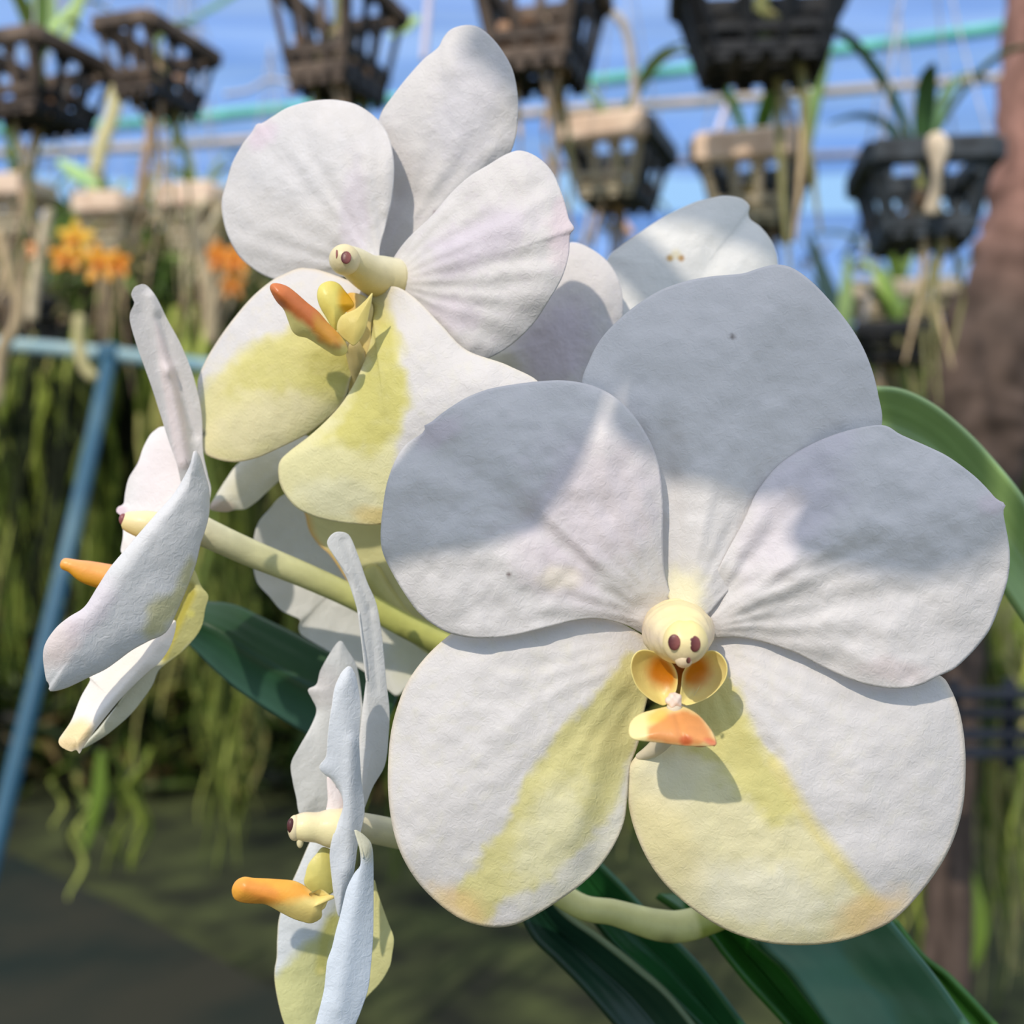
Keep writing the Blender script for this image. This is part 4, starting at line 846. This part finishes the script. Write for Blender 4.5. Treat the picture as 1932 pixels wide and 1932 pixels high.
# ---- D: lower middle flower in side view
Df = flower('lowest white orchid flower in side view, partly cut by the bottom edge', 650, 1560, .2180)
sheet('petal', Df, [(642, 1209), (655, 1225), (673, 1257), (683, 1318), (690, 1400), (680, 1480), (660, 1530), (625, 1540), (590, 1540), (566, 1537), (559, 1505), (552, 1473), (549, 1442), (563, 1412), (586, 1371), (597, 1340), (588, 1318), (581, 1301), (597, 1291), (605, 1264), (626, 1227)],
      (640, 1260, 605, 1490), .2300, dict(bulge=.9, tilt=(.35, 0), wave=[(.5, 4, 0)], rough=.25), [('blob', 610, 1300, 40, 40, 0, (222, 214, 212), .5)], base=(226, 226, 224), seed=41)
sheet('dorsal_sepal', Df, [(641, 1003), (626, 1008), (617, 1025), (628, 1046), (643, 1070), (656, 1095), (665, 1121), (674, 1152), (680, 1190), (690, 1235), (692, 1266), (686, 1320), (677, 1400), (672, 1445), (668, 1500), (672, 1560), (684, 1535), (703, 1486), (726, 1444), (733, 1390), (735, 1340), (729, 1288), (722, 1212), (711, 1142), (692, 1096), (675, 1046), (659, 1010)],
      (668, 1100, 704, 1400), .2205, dict(bulge=.6, tilt=(.4, 0), rough=.12, ridge=[(650, 1020, 698, 1150, 8, -.25), (698, 1150, 710, 1300, 8, -.25)]), [('line', [(692, 1262), (686, 1320), (676, 1410)], 6, (244, 240, 236), .5)], base=(232, 233, 234), seed=42)
sheet('petal', Df, [(661, 1257), (650, 1262), (642, 1272), (631, 1298), (626, 1330), (622, 1355), (618, 1390), (615, 1427), (604, 1442), (603, 1451), (612, 1461), (625, 1470), (636, 1484), (644, 1500), (647, 1522), (638, 1550), (627, 1580), (622, 1610), (624, 1640), (630, 1690), (640, 1730), (655, 1690), (668, 1645), (676, 1590), (688, 1530), (682, 1470), (678, 1400), (680, 1330), (672, 1278)],
      (655, 1300, 645, 1660), .2120, dict(bulge=.9, tilt=(.45, 0), rough=.15, ridge=[(664, 1400, 660, 1640, 14, .6)], wave=[(.4, 4, 1)]), [('edge', .92, (244, 242, 240), .5)], base=(224, 228, 234), seed=43)
sheet('far_petal_edge', Df, [(617, 1466), (632, 1480), (645, 1502), (648, 1526), (640, 1556), (630, 1590), (618, 1580), (612, 1545), (618, 1510)], (631, 1530), .2145, dict(bulge=.5, rough=.1), [('grain', 9, (240, 214, 214), .6)], base=(246, 236, 234), N=80, M=14, seed=44).name = 'petal_fold'
sheet('lateral_sepal', Df, [(600, 1560), (582, 1594), (562, 1640), (544, 1680), (527, 1730), (523, 1770), (522, 1806), (518, 1830), (519, 1858), (527, 1900), (538, 1935), (560, 1975), (600, 1980), (625, 1900), (640, 1800), (650, 1730), (655, 1650), (640, 1590)],
      (600, 1640, 570, 1890), .2260, dict(bulge=1.2, tilt=(.3, 0), rough=.25), [('poly', [(640, 1700), (600, 1760), (550, 1810), (510, 1850), (520, 2000), (640, 2000), (660, 1800)], 26, (226, 224, 150), .85, 10), ('line', [(630, 1735), (612, 1780), (605, 1830)], 12, (206, 200, 100), .6), ('edge', .95, (240, 224, 170), .6), ('spot', 606, 1832, 6, (246, 236, 160), .9)], base=(230, 234, 238), seed=45)
sheet('lateral_sepal', Df, [(705, 1660), (712, 1682), (720, 1706), (733, 1742), (743, 1770), (740, 1800), (736, 1822), (724, 1845), (712, 1861), (690, 1884), (680, 1900), (672, 1820), (676, 1740), (688, 1690)],
      (706, 1780), .2250, dict(bulge=.8, tilt=(-.2, 0), rough=.15), [], base=(224, 220, 160), N=120, M=26, seed=46)
sheet('petal', Df, [(668, 1566), (680, 1570), (692, 1580), (700, 1590), (704, 1610), (705, 1674), (704, 1768), (700, 1820), (695, 1864), (682, 1905), (668, 1940), (655, 1975), (600, 1985), (592, 1950), (597, 1925), (606, 1890), (612, 1862), (617, 1815), (626, 1788), (634, 1755), (641, 1730), (648, 1700), (655, 1674), (668, 1648), (680, 1630), (676, 1590)],
      (684, 1620, 630, 1920), .2085, dict(bulge=1.0, tilt=(.35, 0), rough=.15, ridge=[(690, 1600, 640, 1900, 16, .4)]), [('blob', 685, 1590, 16, 34, -20, (214, 208, 166), .7)], base=(222, 230, 240), seed=47)
cD = sweep('column', Df, [P(655, 1562, .2150), P(625, 1562, .2142), P(598, 1561, .2135), P(576, 1560, .2130), P(560, 1562, .2130)], [.0036, .0034, .0026, .0025, .0022], M_LIP, seg=24, n=22, pig=lambda t, a: mix((248, 228, 210), (246, 234, 180), .4+.6*abs(math.cos(a))))
capD = blobmesh('anther_cap', Df, P(556, 1562, .2122), .0012, .0017, .0022, M_LIP, lambda v: lin((246, 230, 190)))
blobmesh('pollen_spot', capD, P(549, 1558, .2112), .0007, .0008, .0013, M_LIP, lambda v: lin((90, 50, 50)), label='dark purple spot')
blobmesh('beak', capD, P(566, 1588, .2122), .0006, .0007, .0011, M_LIP, lambda v: lin((238, 226, 180)))
lD = sheet('side_lobe', Df, [(610, 1598), (596, 1612), (582, 1630), (576, 1650), (574, 1668), (588, 1684), (602, 1690), (628, 1684), (640, 1650), (630, 1610)], (605, 1648), .2150, dict(bulge=1.0, tilt=(.3, 0)), [('edge', .85, (236, 226, 150), .7)], base=(224, 214, 126), mat=M_LIP, N=90, M=16, seed=48, thick=.6)
lD.name = 'lip'
sheet('mid_lobe', lD, [(437, 1681), (441, 1667), (450, 1658), (462, 1654), (478, 1656), (515, 1658), (552, 1661), (570, 1668), (584, 1678), (600, 1690), (624, 1688), (632, 1694), (616, 1702), (608, 1716), (606, 1732), (588, 1742), (570, 1739), (552, 1733), (530, 1722), (502, 1707), (480, 1705), (457, 1703), (442, 1696)], (465, 1680, 590, 1712), .2105, dict(bulge=1.8, tilt=(.12, .1)),
      [('poly', [(430, 1650), (520, 1650), (575, 1668), (590, 1690), (556, 1700), (520, 1706), (490, 1715), (430, 1710)], 22, (250, 176, 66), .95, 6), ('blob', 490, 1680, 40, 14, 20, (240, 150, 70), .7)], base=(250, 226, 140), mat=M_LIP, N=120, M=20, seed=49, thick=2.4, label='orange tongue fading to yellow')
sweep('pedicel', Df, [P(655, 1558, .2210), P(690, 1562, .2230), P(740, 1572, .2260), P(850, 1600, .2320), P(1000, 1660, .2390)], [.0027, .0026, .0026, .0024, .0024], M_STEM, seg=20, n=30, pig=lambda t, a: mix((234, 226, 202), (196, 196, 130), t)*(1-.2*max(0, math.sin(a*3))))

# ---- the flower spike that carries them all
OP = empty('orchid_plant', P(1420, 2150, .2560), 'nearest orchid plant, dark strap leaves and pale flower spike at the bottom', 'orchid plant')
sp = sweep('flower_spike', OP, [P(1650, 2150, .2800), P(1600, 1880, .2720), P(1500, 1700, .2560), P(1400, 1712, .2440), P(1300, 1745, .2400), P(1240, 1745, .2400), P(1160, 1722, .2400), P(1080, 1702, .2405), P(960, 1600, .2430), P(880, 1420, .2470), P(862, 1220, .2490), P(900, 1000, .2530), P(980, 860, .2550), P(1060, 720, .2570)],
      [.0034, .0032, .0030, .0029, .0030, .0030, .0025, .0024, .0022, .0024, .0026, .0024, .0022, .0016], M_STEM, seg=22, n=110,
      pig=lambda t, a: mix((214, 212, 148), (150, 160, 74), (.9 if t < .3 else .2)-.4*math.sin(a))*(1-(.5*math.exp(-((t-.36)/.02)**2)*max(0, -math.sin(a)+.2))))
sweep('pedicel', B, [P(738, 535, .2285), P(800, 640, .2380), P(880, 780, .2480), P(930, 950, .2520)], [.0026, .0023, .0022, .0022], M_STEM, col=(214, 210, 160), seg=14, n=20)

# ---- strap leaves of the orchid plants close by
def orchid_leaf(label, L, R, Y, dY, col, fold, seed, pig=None, group='large orchid leaves near the flowers', name='orchid_leaf', parent=None):
    """ribbon between two edge lines traced base to tip; folded along the middle"""
    n = 70; k = 21
    a = catmull([(x, y, 0) for x, y in L], n, closed=False); b = catmull([(x, y, 0) for x, y in R], n, closed=False)
    V = []; C = []; Fc = []
    for i in range(n):
        t = i/(n-1); y0 = Y+dY*t
        for j in range(k):
            u = j/(k-1); px = a[i][0]*(1-u)+b[i][0]*u; py = a[i][1]*(1-u)+b[i][1]*u
            d = y0+fold*(1-abs(2*u-1)**1.3)+.00006*math.sin(u*34+seed)+.0008*mnoise.noise(Vector((t*4, u*2, seed)))
            V.append(tuple(P(px, py, d)))
            c = lin(col)*(1+.015*math.sin(u*46+seed)+.16*mnoise.noise(Vector((t*5, u*3, seed+2))))
            if pig: c = pig(px, py, t, u, c)
            C.append(c)
    for i in range(n-1):
        for j in range(k-1):
            q = i*k+j; Fc.append((q, q+1, q+k+1, q+k))
    o = link_mesh(name, V, Fc, M_LEAF, None, C)
    sm = o.modifiers.new('solid', 'SOLIDIFY'); sm.thickness = .0014; sm.offset = 0
    if parent is not None:
        o.name = 'leaf'; o.parent = parent; o.location = Vector(o.location)-parent.location; o['label'] = label; return o
    return tag(o, label, 'leaf', group)
orchid_leaf('broad light green leaf arching behind the right petal of the big flower', [(1560, 740), (1655, 732), (1705, 738), (1762, 766), (1822, 815), (1872, 868), (1915, 920), (1975, 1010)], [(1540, 860), (1640, 850), (1700, 870), (1770, 920), (1820, 990), (1860, 1060), (1900, 1120), (1960, 1210)], .262, -.01, (140, 170, 104), .004, 1)
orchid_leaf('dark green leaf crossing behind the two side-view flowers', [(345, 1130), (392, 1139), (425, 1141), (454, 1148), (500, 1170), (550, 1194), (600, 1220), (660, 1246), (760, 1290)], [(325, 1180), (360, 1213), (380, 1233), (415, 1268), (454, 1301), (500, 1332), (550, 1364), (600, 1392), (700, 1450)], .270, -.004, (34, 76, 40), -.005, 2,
            pig=lambda px, py, t, u, c: c*(.8 if u < .6 else 1)+lin((96, 124, 130))*(.5*max(0, u-.5)*2))  # blue-grey sheen painted into the lower half of the blade
orchid_leaf('very dark narrow leaf at the bottom, furthest left of the group', [(960, 1650), (1000, 1758), (1048, 1809), (1098, 1860), (1156, 1928), (1210, 1990)], [(1000, 1640), (1062, 1718), (1130, 1768), (1203, 1826), (1265, 1880), (1350, 1985)], .262, -.006, (22, 56, 38), .004, 3,
            pig=lambda px, py, t, u, c: c*1.0+lin((120, 130, 90))*(.6 if u > .95 else 0), parent=OP)
orchid_leaf('dark green leaf running down right beneath the flower spike', [(1060, 1640), (1110, 1720), (1160, 1785), (1230, 1848), (1310, 1925), (1370, 1985)], [(1110, 1610), (1170, 1668), (1232, 1735), (1309, 1812), (1352, 1866), (1440, 1985)], .267, -.004, (34, 88, 44), .004, 4, parent=OP)
orchid_leaf('bright green edged leaf running from under the spike to the bottom edge', [(1240, 1690), (1328, 1752), (1367, 1799), (1415, 1857), (1478, 1925), (1530, 1985)], [(1330, 1690), (1434, 1785), (1482, 1828), (1520, 1876), (1558, 1925), (1600, 1980)], .262, -.006, (40, 96, 30), .004, 5, parent=OP)
orchid_leaf('widest blue green leaf below the big flower at bottom right', [(1360, 1660), (1439, 1785), (1482, 1826), (1522, 1878), (1558, 1928), (1600, 1990)], [(1600, 1640), (1690, 1750), (1748, 1822), (1788, 1876), (1824, 1928), (1870, 1990)], .255, -.008, (58, 102, 74), .005, 6, parent=OP)
orchid_leaf('narrow mid green leaf at far right of the bottom group', [(1640, 1700), (1690, 1760), (1750, 1840), (1822, 1928), (1870, 1990)], [(1690, 1740), (1740, 1804), (1792, 1844), (1870, 1926), (1930, 1990)], .268, -.004, (66, 116, 40), .003, 7, parent=OP)
# unseen leaves added above and behind the camera, shaped to shade the flowers

NP = empty('overhead_shade_leaves', (-.12, 0, CZ+.30), 'unseen orchid leaves added overhead to shade the upper petals', 'orchid plant')
def shade_leaf(pts, wpx, t):
    """leaf whose shade passes over the given places"""
    pw = [Vector((-.12, 0, CZ+.30))]+[P(x, y, .20)+SUN*t for x, y in pts]
    sweep('leaf', NP, pw, [.006]+[w_/2/F*.2 for w_ in wpx], M_LEAF, col=(70, 120, 60), seg=14, n=50, flat=.08, up=SUN)  # unseen leaf added only for its shade on the flowers
shade_leaf([(1140, 120), (1100, 520), (1000, 800), (880, 930), (700, 1040)], [110, 100, 200, 200, 60], .125)
shade_leaf([(1420, -200), (1660, 150), (1500, 520), (1320, 680), (1180, 800)], [200, 240, 400, 400, 80], .19)
shade_leaf([(1700, -250), (1960, 300), (1860, 740), (1680, 920), (1520, 1020)], [200, 200, 270, 290, 80], .2)
